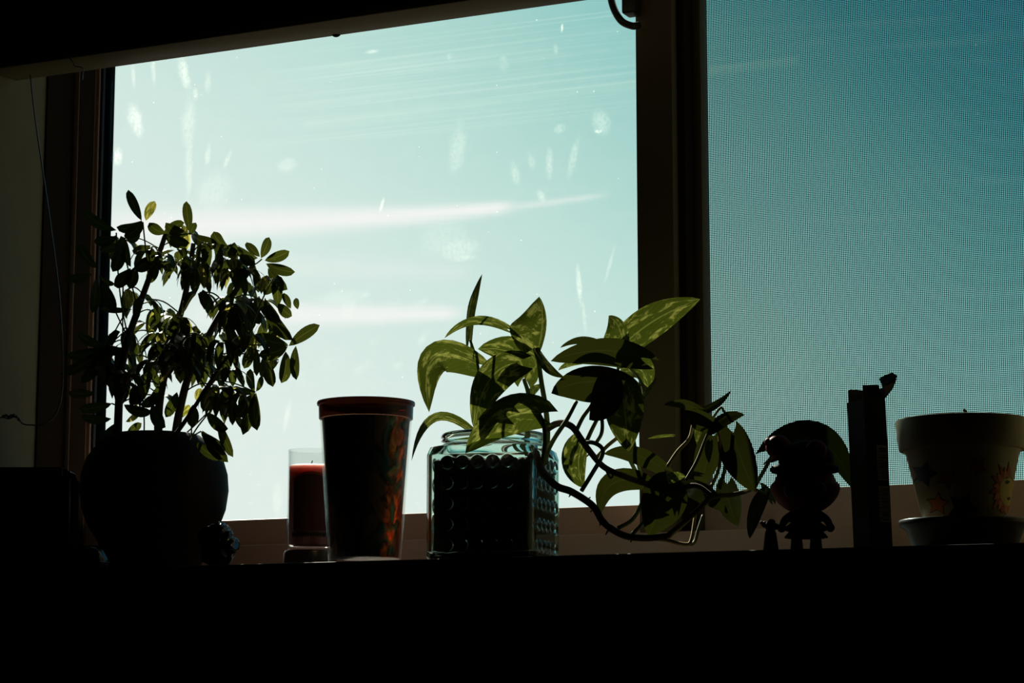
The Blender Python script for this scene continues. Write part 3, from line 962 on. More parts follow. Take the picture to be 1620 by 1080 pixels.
RN = 0.0535
bot = [ring_at(A0 - 0.008, 0.012, 0.0), ring_at(A0 - 0.003, 0.015, 0.0008)]
top = [round_ring(0.061, HS, 0.25), round_ring(0.057, HS + 0.002, 0.7), round_ring(RN - 0.002, HN - 0.001, 1.0), round_ring(RN - 0.002, HN + 0.001, 1.0), round_ring(RN + 0.001, HN + 0.0022, 1.0),
       round_ring(RN - 0.001, HN + 0.0042, 1.0), round_ring(RN + 0.0012, HN + 0.0062, 1.0), round_ring(RN, HT - 0.001, 1.0), round_ring(RN - 0.0012, HT, 1.0), round_ring(RN - 0.003, HT - 0.001, 1.0)]
inn = [round_ring(RN - 0.0052, HN, 1.0), round_ring(0.0522, HS, 0.7)]
inn += [dimpled(A0 - WALL, 0.012, -1, 0.0024, H1 - 0.002 + (0.009 - H1 + 0.002) * i / NV) for i in range(NV + 1)] + [ring_at(A0 - WALL - 0.004, 0.010, 0.006)]
allr = bot + rings + top + inn
for A, B in zip(allr[:-1], allr[1:]):
    n = len(A)
    for k in range(n):
        bm.faces.new((A[k], A[(k + 1) % n], B[(k + 1) % n], B[k]))
bm.faces.new(bot[0][::-1])
bm.faces.new(inn[-1])
mk('glass_jar', bm, M['jarglass'], jar, smooth=True)
# soil fills the jar nearly to its shoulder
bm = bmesh.new()
AS = A0 - WALL - 0.0028
zs = zj(727)
rs = [ring_at(AS - 0.004, 0.009, 0.0068)] + [ring_at(AS, 0.0105, z) for z in (0.0105, 0.03, 0.05, 0.07, zs - 0.006, zs - 0.002)]
for A, B in zip(rs[:-1], rs[1:]):
    n = len(A)
    for k in range(n):
        bm.faces.new((A[k], A[(k + 1) % n], B[(k + 1) % n], B[k]))
bm.faces.new(rs[0][::-1])
last = rs[-1]
for fr in (0.88, 0.7, 0.45, 0.2):
    nr = [bm.verts.new((v.co.x * fr, v.co.y * fr, zs)) for v in rs[-1]]
    for k in range(len(nr)):
        bm.faces.new((last[k], last[(k + 1) % len(nr)], nr[(k + 1) % len(nr)], nr[k]))
    last = nr
bm.faces.new(last)
for v in bm.verts:
    if v.co.z > zs - 0.003:
        v.co.z += 0.0055 * noise.noise(v.co * 190) + 0.003 * noise.noise(v.co * 60)
mk('soil', bm, M['soil'], jar, smooth=True)

JO = Vector((jc.x, JY, 0))


def jlocal(o):
    """the leaf and stem meshes are laid out along the world axes, so take out the jar's own turn"""
    o.matrix_parent_inverse = Matrix.Rotation(-jar.rotation_euler.z, 4, 'Z')
    return o


def pvine(pts, r0, r1, mat, name='vine', seg=9):
    bm = bmesh.new()
    tube(bm, [p - JO for p in spline([at(*a) for a in pts], 7)], lambda t: r0 + (r1 - r0) * t, seg)
    return jlocal(mk(name, bm, mat, jar, smooth=True))


def P(bx, by, yb, tx, ty, yt, wl, wr, cx=None, cy=None, yc=None, roll=0, fold=0.15, wave=0.05, mat='pothos'):
    b, tp = at(bx, by, yb), at(tx, ty, yt)
    c = at(cx if cx is not None else (bx + tx) / 2, cy if cy is not None else (by + ty) / 2, yc if yc is not None else (yb + yt) / 2 - 0.006)
    return jlocal(leaf(jar, JO, M[mat], b, c, tp, wl, wr, roll, fold, 'heart', 14, 8, wave, rng))


# leaves above the jar (wl: left of travel, wr: right of travel, seen from the room)
P(743, 536, -.02, 763, 433, -.01, 11, 7, 745, 480, roll=60, fold=.1)
P(802, 520, -.03, 703, 535, -.06, 8, 12, 745, 490, roll=50)
P(852, 550, -.03, 853, 469, -.02, 66, 8, 866, 505, roll=20, fold=.25)
P(754, 576, -.03, 679, 652, -.09, 40, 30, 655, 520, -.06, roll=10, fold=.2)
P(829, 597, -.01, 756, 552, -.03, 34, 40, 830, 545, roll=15, fold=.25)
P(818, 574, -.07, 751, 682, -.08, 42, 32, 760, 580, roll=-10, fold=.15)
P(854, 655, -.08, 736, 717, -.10, 40, 44, 800, 640, roll=10, fold=.15)
P(742, 678, -.03, 651, 729, -.09, 9, 10, 672, 620, roll=55, fold=.2)
P(851, 556, -.03, 893, 597, -.05, 9, 11, 866, 590, roll=40)
P(984, 548, .04, 1108, 473, .06, 38, 34, 1030, 500, roll=15, fold=.1)
P(952, 545, .03, 886, 550, .0, 7, 9, 915, 530, roll=50, mat='pothos_shaded')
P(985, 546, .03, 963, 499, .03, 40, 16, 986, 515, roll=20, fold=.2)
P(1014, 566, .02, 871, 571, -.04, 32, 28, 950, 540, roll=25, fold=.2, mat='pothos_shaded')
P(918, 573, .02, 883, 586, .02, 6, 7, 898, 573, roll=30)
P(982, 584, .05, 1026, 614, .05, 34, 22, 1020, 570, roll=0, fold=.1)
P(990, 612, -.01, 872, 622, -.06, 46, 34, 920, 590, roll=8, fold=.12, mat='pothos_shaded')
P(965, 598, -.03, 932, 664, -.07, 34, 34, 965, 640, roll=5, fold=.1, mat='pothos_shaded')
P(984, 612, -.02, 994, 714, -.06, 42, 42, 990, 655, roll=-10, fold=.15)
P(1013, 634, .03, 1039, 597, .03, 4, 5, roll=30)
P(830, 632, .02, 792, 652, .02, 12, 12, roll=30)
P(835, 625, .03, 856, 607, .03, 9, 9, roll=30)
# lower leaves, along the trailing vine
P(922, 700, -.05, 924, 772, -.06, 16, 38, 908, 735, roll=10, fold=.2)
P(1050, 742, -.02, 955, 718, -.05, 20, 18, 1000, 705, roll=20, fold=.15, mat='pothos_shaded')
P(1017, 762, -.03, 950, 814, -.05, 24, 26, 950, 745, roll=10, fold=.15, mat='pothos_shaded')
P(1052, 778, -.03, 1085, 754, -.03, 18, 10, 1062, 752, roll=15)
P(1058, 765, -.05, 1026, 848, -.07, 52, 44, 1045, 795, roll=10, fold=.15, mat='pothos_shaded')
P(1104, 646, .0, 1050, 640, -.03, 9, 10, 1075, 632, roll=50, fold=.25, mat='pothos_shaded')
P(1098, 652, .0, 1157, 617, .02, 8, 10, 1128, 652, roll=50, fold=.25, mat='pothos_shaded')
P(1134, 670, -.02, 1083, 648, -.04, 34, 8, 1108, 650, roll=30, fold=.15, mat='pothos_shaded')
P(1124, 676, -.02, 1178, 656, -.03, 10, 20, 1150, 652, roll=30, fold=.2, mat='pothos_shaded')
P(1160, 684, -.01, 1196, 778, -.02, 32, 40, 1170, 730, roll=10, fold=.1, mat='pothos_shaded')
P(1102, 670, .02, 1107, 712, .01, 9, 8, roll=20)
P(1128, 690, .0, 1104, 775, -.01, 26, 30, 1120, 730, roll=15, fold=.1, mat='pothos_shaded')
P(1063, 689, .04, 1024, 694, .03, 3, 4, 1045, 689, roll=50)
P(1086, 768, -.02, 1152, 812, -.03, 18, 24, 1120, 775, roll=10, fold=.15, mat='pothos_shaded')
P(1150, 765, .0, 1168, 832, -.02, 26, 26, 1150, 800, roll=10, fold=.15, mat='pothos_shaded')
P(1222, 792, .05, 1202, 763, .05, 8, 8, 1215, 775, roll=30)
P(1208, 782, .02, 1186, 852, .01, 16, 16, 1190, 810, roll=30, mat='pothos_shaded')
P(1224, 712, .05, 1349, 774, .06, 40, 34, 1310, 655, .05, roll=5, fold=.1, mat='pothos_shaded')

# vines and leaf stalks
V, S_ = M['vine'], M['petiole']
pvine([(836, 735, -.05), (846, 715, -.06), (856, 742, -.07), (880, 768, -.085), (905, 778, -.085), (938, 800, -.08), (955, 826, -.08), (985, 846, -.085), (1020, 851, -.085), (1056, 848, -.08)], .0040, .0032, M['bark'])
pvine([(1056, 848, -.08), (1080, 828, -.07), (1105, 806, -.06), (1126, 786, -.05), (1160, 782, -.03), (1190, 772, -.01), (1204, 752, .02), (1226, 713, .05)], .0030, .0018, V)
pvine([(1026, 852, -.085), (1052, 854, -.08), (1085, 861, -.075), (1094, 852, -.07), (1100, 815, -.05)], .0020, .0016, M['palevine'], 'petiole')
pvine([(1085, 861, -.075), (1098, 858, -.06), (1105, 836, -.05), (1112, 815, -.04)], .0018, .0014, S_, 'petiole')
pvine([(862, 735, -.04), (866, 690, -.04), (864, 650, -.035), (856, 600, -.03), (850, 550, -.03)], .0034, .0022, S_, 'petiole')
pvine([(836, 720, -.03), (834, 660, -.02), (836, 625, -.015), (829, 600, -.01)], .0030, .0020, S_, 'petiole')
pvine([(858, 735, -.06), (862, 700, -.075), (860, 670, -.08), (854, 655, -.08)], .0026, .0016, S_, 'petiole')
pvine([(858, 730, -.06), (876, 695, -.06), (896, 665, -.055), (912, 635, -.04)], .0026, .0020, S_, 'petiole')
pvine([(862, 680, -.04), (884, 669, -.045), (904, 674, -.05), (918, 692, -.05), (932, 712, -.05), (955, 738, -.05), (985, 752, -.045), (1016, 763, -.03), (1060, 775, -.04), (1100, 768, -.04), (1126, 784, -.05)], .0036, .0026, M['bark'])
pvine([(912, 680, -.05), (922, 660, -.04), (936, 640, -.03), (950, 610, -.02)], .0024, .0018, S_, 'petiole')
pvine([(926, 702, -.05), (936, 680, -.045), (946, 660, -.04), (955, 640, -.03)], .0024, .0018, S_, 'petiole')
pvine([(942, 702, -.05), (952, 684, -.05), (952, 660, -.05), (946, 640, -.04)], .0020, .0018, S_, 'petiole')
pvine([(945, 722, -.05), (962, 704, -.05), (986, 685, -.045)], .0020, .0020, M['palevine'], 'petiole')
pvine([(922, 700, -.05), (938, 700, -.055), (952, 708, -.06), (952, 722, -.06), (936, 750, -.07), (920, 776, -.08)], .0022, .0022, S_, 'petiole')
pvine([(1056, 738, -.04), (1072, 714, -.03), (1090, 694, -.02), (1096, 672, -.01), (1100, 650, .0)], .0020, .0014, M['palevine'], 'petiole')
pvine([(1085, 760, -.04), (1102, 730, -.03), (1114, 700, -.02), (1124, 676, -.02)], .0018, .0014, S_, 'petiole')
pvine([(1125, 770, -.05), (1136, 745, -.03), (1140, 715, -.02), (1136, 672, -.02)], .0018, .0016, M['palevine'], 'petiole')
pvine([(1138, 772, -.04), (1147, 740, -.02), (1148, 705, -.01), (1158, 686, -.01)], .0020, .0016, S_, 'petiole')
pvine([(1128, 660, -.02), (1140, 645, -.02), (1146, 652, -.02), (1152, 664, -.02)], .0014, .0012, S_, 'petiole')
pvine([(956, 738, -.05), (966, 756, -.05), (972, 745, -.045)], .0012, .0010, V, 'petiole')
pvine([(978, 835, -.082), (1000, 822, -.07), (1014, 798, -.05), (1022, 770, -.04)], .0022, .0018, S_, 'petiole')
pvine([(1000, 845, -.082), (1018, 826, -.07), (1034, 800, -.06), (1056, 768, -.05)], .0020, .0016, S_, 'petiole')
pvine([(1016, 763, -.03), (1002, 690, .0), (1008, 650, .02), (1018, 625, .03), (1012, 600, .04), (990, 575, .045)], .0020, .0014, S_, 'petiole')
pvine([(1014, 762, -.03), (985, 700, -.01), (975, 640, .0), (980, 560, .03), (985, 546, .04)], .0022, .0014, S_, 'petiole')
pvine([(858, 730, -.05), (800, 690, -.05), (765, 640, -.04), (756, 578, -.03), (744, 538, -.02)], .0018, .0014, S_, 'petiole')
pvine([(1190, 772, -.01), (1210, 780, .02), (1222, 790, .05)], .0014, .0012, S_, 'petiole')
# little root stubs along the old vine
bm = bmesh.new()
for (a, b) in (((940, 802, -.08), (934, 810, -.082)), ((962, 838, -.08), (958, 846, -.08)), ((905, 778, -.085), (900, 786, -.086)), ((926, 795, -.08), (934, 786, -.08)),
               ((1000, 849, -.085), (998, 858, -.085)), ((915, 690, -.05), (908, 697, -.05)), ((935, 715, -.05), (928, 722, -.05)), ((950, 820, -.08), (949, 832, -.08))):
    tube(bm, [p - JO for p in spline([at(*a), at(*b)], 3)], lambda t: .0014 * (1 - t * .6), 6)
jlocal(mk('root_stubs', bm, M['bark'], jar, smooth=True))['kind'] = 'stuff'

# ------------------------------------------------------------------ tumbler
TY = -0.055
tcn = at(578, 760, TY)
tum = thing('tumbler', 'tall dark plastic tumbler with lid and patterned sleeve, in front of the candle', 'cup', (tcn.x, TY, 0))
qt = mpp(tcn)
zt = lambda py: at(578, py, TY).z
m, n = material('printed_sleeve')
co = n.n('ShaderNodeTexCoord').outputs['Object']
mp = n.n('ShaderNodeMapping', {0: co, 3: (34, 34, 22)}).outputs[0]
n1 = n.n('ShaderNodeTexNoise', {'Vector': mp, 'Scale': 1.0, 'Detail': 3.0, 'Distortion': 1.2}).outputs[0]
n2 = n.n('ShaderNodeTexNoise', {'Vector': mp, 'Scale': 2.4, 'Detail': 2.0, 'Distortion': 0.8}).outputs[0]
colr = n.ramp(n1, [(0.0, (0.1, 0.03, 0.02)), (0.32, (0.55, 0.13, 0.04)), (0.42, (0.90, 0.50, 0.16)), (0.49, (0.12, 0.06, 0.04)), (0.56, (0.05, 0.42, 0.38)), (0.66, (0.85, 0.34, 0.12)), (1.0, (0.3, 0.06, 0.04))])
sp_ = n.n('ShaderNodeSeparateXYZ', {0: co})
ang = n.m('ARCTAN2', sp_.outputs[1], sp_.outputs[0])
# the dark picture covers one side of the sleeve, the other side is tinted see-through film
film = n.smooth(n.m('ADD', ang, n.m('MULTIPLY', n.m('SUBTRACT', n2, 0.5), 0.9)), R(-36), R(-20))
back_ = n.smooth(ang, R(-150), R(-175))
film = n.m('MAXIMUM', film, back_)
inkm = n.m('MULTIPLY', film, n.smooth(n2, 0.80, 0.45))
dark = n.n('ShaderNodeBsdfPrincipled', {'Base Color': n.mix(0.8, colr, (0.003, 0.003, 0.003)), 'Roughness': 0.35, 'Specular IOR Level': 0.2}).outputs[0]
trl = n.n('ShaderNodeBsdfTranslucent', {0: colr}).outputs[0]
see = n.n('ShaderNodeBsdfTransparent', {0: n.mix(0.5, (0.85, 0.48, 0.26), colr)}).outputs[0]
foil = n.n('ShaderNodeBsdfGlossy', {0: colr, 1: 0.25}).outputs[0]
glow = n.n('ShaderNodeMixShader', {0: 0.7, 1: trl, 2: see}).outputs[0]
glow = n.n('ShaderNodeMixShader', {0: 0.12, 1: glow, 2: foil}).outputs[0]
n.n('ShaderNodeOutputMaterial', {0: n.n('ShaderNodeMixShader', {0: inkm, 1: dark, 2: glow}).outputs[0]})
M['sleeve'] = m
h1, h2 = zt(662), zt(640)
bm = bmesh.new()
lathe(bm, [(0, 0.0015), (53 * qt, 0.0015), (56 * qt, 0.0), (57.5 * qt, 0.002), (73.5 * qt, h1), (71.8 * qt, h1), (56 * qt, 0.006), (0, 0.006)], 72)
mk('outer_wall', bm, M['acrylic'], tum, angle=40)
bm = bmesh.new()
lathe(bm, [(0, 0.007), (53.5 * qt, 0.007), (69.8 * qt, h1 - 0.001), (69.2 * qt, h1 - 0.001), (53 * qt, 0.0075), (0, 0.0075)], 72)
mk('printed_sleeve', bm, M['sleeve'], tum, angle=40)
bm = bmesh.new()
lathe(bm, [(70 * qt, h1 + .0005), (74.6 * qt, h1 - 0.0005), (75.2 * qt, h2 - 0.002), (77.6 * qt, h2 - 0.001), (78.2 * qt, h2 + 0.001), (77.4 * qt, h2 + 0.0025), (73 * qt, h2 + 0.0028), (70 * qt, h2 - 0.002), (0, h2 - 0.002), (0, h2 - 0.004), (70 * qt, h2 - 0.004)], 72)
m, n = material('smoky_red_plastic')
pl = n.n('ShaderNodeBsdfPrincipled', {'Base Color': (0.05, 0.014, 0.008, 1), 'Roughness': 0.25}).outputs[0]
tp2 = n.n('ShaderNodeBsdfTransparent', {0: (0.30, 0.12, 0.07, 1)}).outputs[0]
n.n('ShaderNodeOutputMaterial', {0: n.n('ShaderNodeMixShader', {0: 0.38, 1: pl, 2: tp2}).outputs[0]})
mk('lid', bm, m, tum, angle=40)

# ------------------------------------------------------------------ candle
KY = 0.06
kc = at(492, 800, KY)
can = thing('candle', 'red wax candle in a clear glass behind the tumbler', 'candle', (kc.x, KY, 0))
qk = mpp(kc)
zk = lambda py: at(492, py, KY).z
bz = zk(871)
bm = bmesh.new()
lathe(bm, [(0, 0), (42 * qk, 0), (42.5 * qk, 0.001), (42.5 * qk, bz - 0.003), (40 * qk, bz), (0, bz)], 56)
mk('lid_stand', bm, basic('dark_lid', (0.05, 0.035, 0.025), 0.3, 0.5), can, angle=40)
bm = bmesh.new()
zr_ = zk(712)
lathe(bm, [(0, bz), (35 * qk, bz), (37.5 * qk, bz + 0.003), (37.5 * qk, zr_ - .001), (37 * qk, zr_), (35.8 * qk, zr_ - .001), (35.6 * qk, bz + 0.006), (32 * qk, bz + 0.004), (0, bz + 0.004)], 56)
mk('glass', bm, M['clear'], can, angle=40)
m, n = material('red_wax')
p = n.n('ShaderNodeBsdfPrincipled', {'Base Color': (0.34, 0.15, 0.13, 1), 'Roughness': 0.6, 'Subsurface Weight': 1.0, 'Subsurface Radius': (1.0, 0.6, 0.55), 'Subsurface Scale': 0.030})
n.n('ShaderNodeOutputMaterial', {0: p.outputs[0]})
bm = bmesh.new()
zw = zk(738)
lathe(bm, [(0, bz + 0.005), (31 * qk, bz + 0.005), (34.8 * qk, bz + 0.0075), (35 * qk, zw + 0.001), (33.5 * qk, zw), (0, zw - 0.001)], 56)
mk('wax', bm, m, can, angle=50)
bm = bmesh.new()
tube(bm, [Vector((0, 0, zw - 0.002)), Vector((0.0003, 0, zw + 0.004)), Vector((0.001, 0.0003, zw + 0.007))], 0.0006, 6)
mk('wick', bm, M['ink'], can, smooth=True)
# arched paper label on the room side, with a patterned border below
toCam = math.atan2(CAM.y - KY, CAM.x - kc.x)


def wrap(bm, rad, poly, a0, zoff=0.0):
    """flat print laid round a cylinder: poly in (arc length, z)"""
    f = [bm.verts.new((rad * math.cos(a0 + u / rad), rad * math.sin(a0 + u / rad), v)) for u, v in poly]
    bm.faces.new(f)


def strip(bm, rad, u0, u1, zfun0, zfun1, a0, n=20):
    prev = None
    rf = rad if callable(rad) else (lambda z: rad)
    for i in range(n + 1):
        u = u0 + (u1 - u0) * i / n
        za, zb = zfun0(u), zfun1(u)
        cur = []
        for z in (za, zb):
            rr = rf(z)
            cur.append(bm.verts.new((rr * math.cos(a0 + u / rr), rr * math.sin(a0 + u / rr), z)))
        if prev:
            bm.faces.new((prev[0], cur[0], cur[1], prev[1]))
        prev = cur


rl = 37.9 * qk
bm = bmesh.new()
wl_ = 30 * qk
zl0, zl1 = zk(841), zk(765)
strip(bm, rl, -wl_, wl_, lambda u: zl0, lambda u: zl1 + math.sqrt(max(0, 1 - (u / wl_) ** 2)) * 16 * qk, toCam, 24)
lab = mk('paper_label', bm, basic('dark_red_label', (0.10, 0.03, 0.025), 0.7, 0.2), can, smooth=True)
bm = bmesh.new()
for s in (0.86, 0.93):
    ww = wl_ * (s + 0.05)
    strip(bm, rl + 0.0003, -ww, ww, lambda u: zl1 + math.sqrt(max(0, 1 - (u / ww) ** 2)) * 15 * qk * s, lambda u: zl1 + math.sqrt(max(0, 1 - (u / ww) ** 2)) * 15 * qk * s + 0.0006, toCam, 24)
mk('label_border', bm, M['rose'], lab)
bm = bmesh.new()
for k in range(17):
    u = (-32 + k * 4) * qk
    for (du, z0_, z1_) in ((0, 843, 851), (1.6, 845, 849)):
        strip(bm, rl, u + du * qk - 1.0 * qk, u + du * qk + 1.0 * qk, lambda x: zk(z1_), lambda x: zk(z0_), toCam, 2)
mk('leaf_border', bm, M['ink'], can)

# ------------------------------------------------------------------ left: black box, domed thing, lump
p0, p1 = at(-40, 890, -0.062), at(111, 737, -0.062)
bx = thing('loudspeaker', 'matt black box with rounded corners at the left end of the cabinet', 'speaker', ((p0.x + p1.x) / 2, -0.062, 0), YAW)
bm = bmesh.new()
hw = (p1 - p0).xy.length / 2 * 0.94
box(bm, (-hw, -0.02, 0.0), (hw, 0.02, p1.z))
bmesh.ops.bevel(bm, geom=[e for e in bm.edges if abs((e.verts[0].co - e.verts[1].co).normalized().y) > 0.9 and max(e.verts[0].co.z, e.verts[1].co.z) > 0.05], offset=0.009, segments=6, affect='EDGES')
bmesh.ops.bevel(bm, geom=[e for e in bm.edges if e.calc_face_angle(0) > 0.6], offset=0.0045, segments=5, affect='EDGES')
mk('body', bm, M['blackplastic'], bx, angle=50)
bm = bmesh.new()
box(bm, (-hw + 0.008, -0.0225, 0.012), (hw - 0.008, -0.0195, p1.z - 0.01), 0.001)
mk('front_grille', bm, basic('speaker_cloth', (0.008, 0.008, 0.008), 0.95, 0.05), bx)
# low glossy dome between the box and the pot
dp = at(143, 880, -0.07)
dm = thing('black_puck', 'small low glossy black dome between the black box and the round pot', 'gadget', (dp.x, -0.07, 0))
bm = bmesh.new()
qd = mpp(dp)
hz = at(143, 862, -0.07).z
lathe(bm, [(0, 0), (27 * qd, 0), (30 * qd, hz * .15), (29.5 * qd, hz * .45), (25 * qd, hz * .78), (15 * qd, hz * .95), (0, hz)], 48)
mk('shell', bm, M['blackgloss'], dm, smooth=True)
bm = bmesh.new()
lathe(bm, [(28.5 * qd, hz * .28), (31 * qd, hz * .28), (31 * qd, hz * .36), (28.5 * qd, hz * .36)], 48, close=True)
mk('seam_ring', bm, M['blackplastic'], dm, smooth=True)
# creased glossy lump at the right foot of the pot
lp = at(346, 860, -0.065)
lm = thing('black_pouch', 'small creased glossy black pouch against the right side of the round pot', 'pouch', (lp.x, -0.065, 0))
ql = mpp(lp)
hz = at(346, 826, -0.065).z
bm = bmesh.new()
ellipsoid(bm, (0, 0, hz * .5), (31 * ql, 24 * ql, hz * .5), 48, 32)
for v in bm.verts:
    t_ = v.co.z / hz
    v.co.x -= 0.010 * max(0, t_ - 0.4)
    d = 0.0022 * math.sin(9 * math.atan2(v.co.z - hz * 1.3, v.co.x - 0.02) * 3 + 4 * noise.noise(v.co * 60)) + 0.003 * noise.noise(v.co * 70)
    nrm = Vector((v.co.x, v.co.y, v.co.z - hz * .5)).normalized()
    v.co += nrm * d
    v.co.z = max(v.co.z, 0.0)
mk('bag', bm, M['blackgloss'], lm, smooth=True)
bm = bmesh.new()
pts = [Vector((0.004 + 0.006 * math.sin(k * .5), -24 * ql * math.cos(k * .18) * .9 - .002, 0.004 + hz * .11 * k)) for k in range(8)]
tube(bm, spline(pts, 4), 0.0011, 7)
mk('cord', bm, M['blackplastic'], lm, smooth=True)

# ------------------------------------------------------------------ figurine
FY = -0.035
fc = at(1274, 780, FY)
face_dir = math.atan2(CAM.y - FY, CAM.x - fc.x) + math.pi / 2
fg = thing('toy_figurine', 'little red toy figurine with a big round head and a bobble hat beside the carton', 'figurine', (fc.x, FY, 0), face_dir)
qf = mpp(fc)
zf = lambda py: at(1274, py, FY).z
X = lambda px: (px - 1274) * qf
bm = bmesh.new()


def headshape(p):
    # flat-bottomed, wide cheeks
    k = 1.0 + 0.10 * (1 - abs(p.z)) if p.z < 0.2 else 1.0
    return Vector((p.x * k, p.y * k, p.z if p.z > 0 else p.z * 0.92))


ellipsoid(bm, (0, 0, zf(772)), (50 * qf, 42 * qf, 45 * qf), 40, 26, headshape)
mk('head', bm, M['red'], fg, smooth=True)
bm = bmesh.new()
ellipsoid(bm, (X(1277), 0.002, zf(728)), (44 * qf, 38 * qf, 32 * qf), 36, 22)
tube(bm, [Vector((49 * qf * math.cos(a), 0.002 + 42 * qf * math.sin(a), zf(742))) for a in [2 * math.pi * k / 28 for k in range(29)]], 6 * qf, 10)
hat = mk('hat', bm, M['darkred'], fg, smooth=True)
bm = bmesh.new()
ellipsoid(bm, (X(1233), -0.004, zf(707)), (20 * qf, 17 * qf, 19 * qf), 28, 18)
ellipsoid(bm, (X(1218), -0.004, zf(699)), (7 * qf, 7 * qf, 7 * qf), 16, 10)
mk('hat_bobble', bm, M['red'], hat, smooth=True)
bm = bmesh.new()
ellipsoid(bm, (X(1292), -30 * qf, zf(716)), (17 * qf, 13 * qf, 17 * qf), 28, 18)
mk('hat_bobble', bm, M['red'], hat, smooth=True)
for s in (-1, 1):
    bm = bmesh.new()
    ellipsoid(bm, (s * 22 * qf, -40 * qf, zf(778)), (11 * qf, 5 * qf, 13 * qf), 20, 14)
    e = mk('eye', bm, M['cream'], fg, smooth=True)
    bm = bmesh.new()
    ellipsoid(bm, (s * 21 * qf, -44.2 * qf, zf(779)), (6 * qf, 2.4 * qf, 8 * qf), 16, 10)
    mk('pupil', bm, M['ink'], e, smooth=True)
bm = bmesh.new()
ruf = lambda r, z, a: r * (1 + 0.06 * math.sin(a * 13))
lathe(bm, [(0, zf(800)), (16 * qf, zf(806)), (20 * qf, zf(816)), (31 * qf, zf(820)), (31 * qf, zf(823)), (22 * qf, zf(826)), (34 * qf, zf(835)), (34 * qf, zf(838)), (26 * qf, zf(841)), (33 * qf, zf(849)), (32 * qf, zf(851)), (0, zf(848))], 78, wob=ruf)
mk('ruffled_dress', bm, M['darkred'], fg, angle=60)
for s in (-1, 1):
    bm = bmesh.new()
    lathe(bm, [(0, 0), (13 * qf, 0.0), (14 * qf, 4 * qf), (10 * qf, 9 * qf), (8 * qf, zf(845)), (0, zf(845))], 20)
    mk('leg', bm, M['darkred'], fg, smooth=True, loc=(s * 15 * qf, 0, 0))
    bm = bmesh.new()
    tube(bm, spline([Vector((s * 18 * qf, 0, zf(812))), Vector((s * 32 * qf, -6 * qf, zf(822))), Vector((s * 38 * qf, -16 * qf, zf(834)))], 5), lambda t: (7 - 1.5 * t) * qf, 10)
    ellipsoid(bm, (s * 38 * qf, -17 * qf, zf(836)), (7 * qf, 7 * qf, 7 * qf), 14, 10)
    mk('arm', bm, M['darkred'], fg, smooth=True)
# a small trinket standing at the figurine's foot
tp_ = at(1219, 845, -0.05)
tr_ = thing('trinket', 'tiny dark lumpy trinket at the left foot of the red figurine', 'ornament', (tp_.x, -0.05, 0))
qq = mpp(tp_)
zz_ = lambda py: at(1219, py, -0.05).z
bm = bmesh.new()
lathe(bm, [(0, 0), (12 * qq, 0), (13 * qq, 3 * qq), (9 * qq, zz_(843)), (7 * qq, zz_(838)), (0, zz_(836))], 20)
mk('foot', bm, M['darkred'], tr_, smooth=True)
bm = bmesh.new()
for (dx_, py_, r_) in ((0, 832, 9), (-9, 829, 6), (9, 833, 6), (2, 826, 6), (-14, 826, 3.5)):
    ellipsoid(bm, (dx_ * qq, rng.uniform(-4, 4) * qq, zz_(py_)), (r_ * qq, r_ * qq, r_ * qq * .9), 18, 12)
mk('cluster', bm, M['darkred'], tr_, smooth=True)

# ------------------------------------------------------------------ slim carton
BY = -0.075
bc = at(1381, 850, BY)
ab = 0.0255
crt = thing('slim_carton', 'slim upright black carton with two barcodes and a torn open top', 'box', (bc.x, BY, 0), R(-34.4))
crt.rotation_euler = (R(0.2), R(-1.9), R(-34.4))
qb = mpp(bc)
zb = lambda py: at(1375, py, BY - 0.01).z
hb = zb(632)
h_ = ab / 2
T_ = 0.0006


def card_box(lo, hi, name, mat, par):
    bm = bmesh.new()
    box(bm, lo, hi, 0.0002, 1)
    return mk(name, bm, mat, par)


card_box((h_ - T_, -h_, 0.0), (h_, h_, hb), 'side_panel', M['card'], crt)
card_box((-h_, -h_, 0.0), (-h_ + T_, h_, hb), 'side_panel', M['card'], crt)
card_box((-h_ + T_, -h_, 0.0), (h_ - T_, -h_ + T_, hb), 'side_panel', M['card'], crt)
card_box((-h_ + T_, h_ - T_, 0.0), (h_ - T_, h_, hb + 0.012), 'side_panel', M['card'], crt)
card_box((-h_ + T_, -h_ + T_, 0.0), (h_ - T_, h_ - T_, 0.0008), 'base', M['card'], crt)


def flap(poly, nrm, name, mats):
    bm = bmesh.new()
    prism(bm, poly, nrm, T_)
    o = mk(name, bm, mats, crt)
    return o


# flap standing up from the far left panel (its pale inside shows), front flap and torn tab
flap([Vector((-h_ + .001, -h_ + .001, hb - .001)), Vector((-h_ + .001, h_ - .002, hb - .001)), Vector((-h_ + .001, h_ - .002, hb + .0125)), Vector((-h_ + .001, -h_ + .004, hb + .0128)), Vector((-h_ + .001, -h_ + .001, hb + .011))], Vector((1, 0, 0)), 'top_flap', M['cardin'])
flap([Vector((h_, -h_ + .0005, hb - .0005)), Vector((h_, h_ - .001, hb - .0005)), Vector((h_ - .002, h_ - .006, hb + .0145)), Vector((h_ - .002, -h_ + .001, hb + .0135))], Vector((-1, 0, 0)), 'top_flap', M['card'])
a = Vector((h_ - .001, h_ - .0005, hb + .001))
m, n = material('torn_paper')
n.n('ShaderNodeOutputMaterial', {0: n.n('ShaderNodeMixShader', {0: 0.5, 1: n.n('ShaderNodeBsdfDiffuse', {0: (0.55, 0.48, 0.4, 1)}).outputs[0], 2: n.n('ShaderNodeBsdfTranslucent', {0: (0.5, 0.38, 0.28, 1)}).outputs[0]}).outputs[0]})
M['paper'] = m
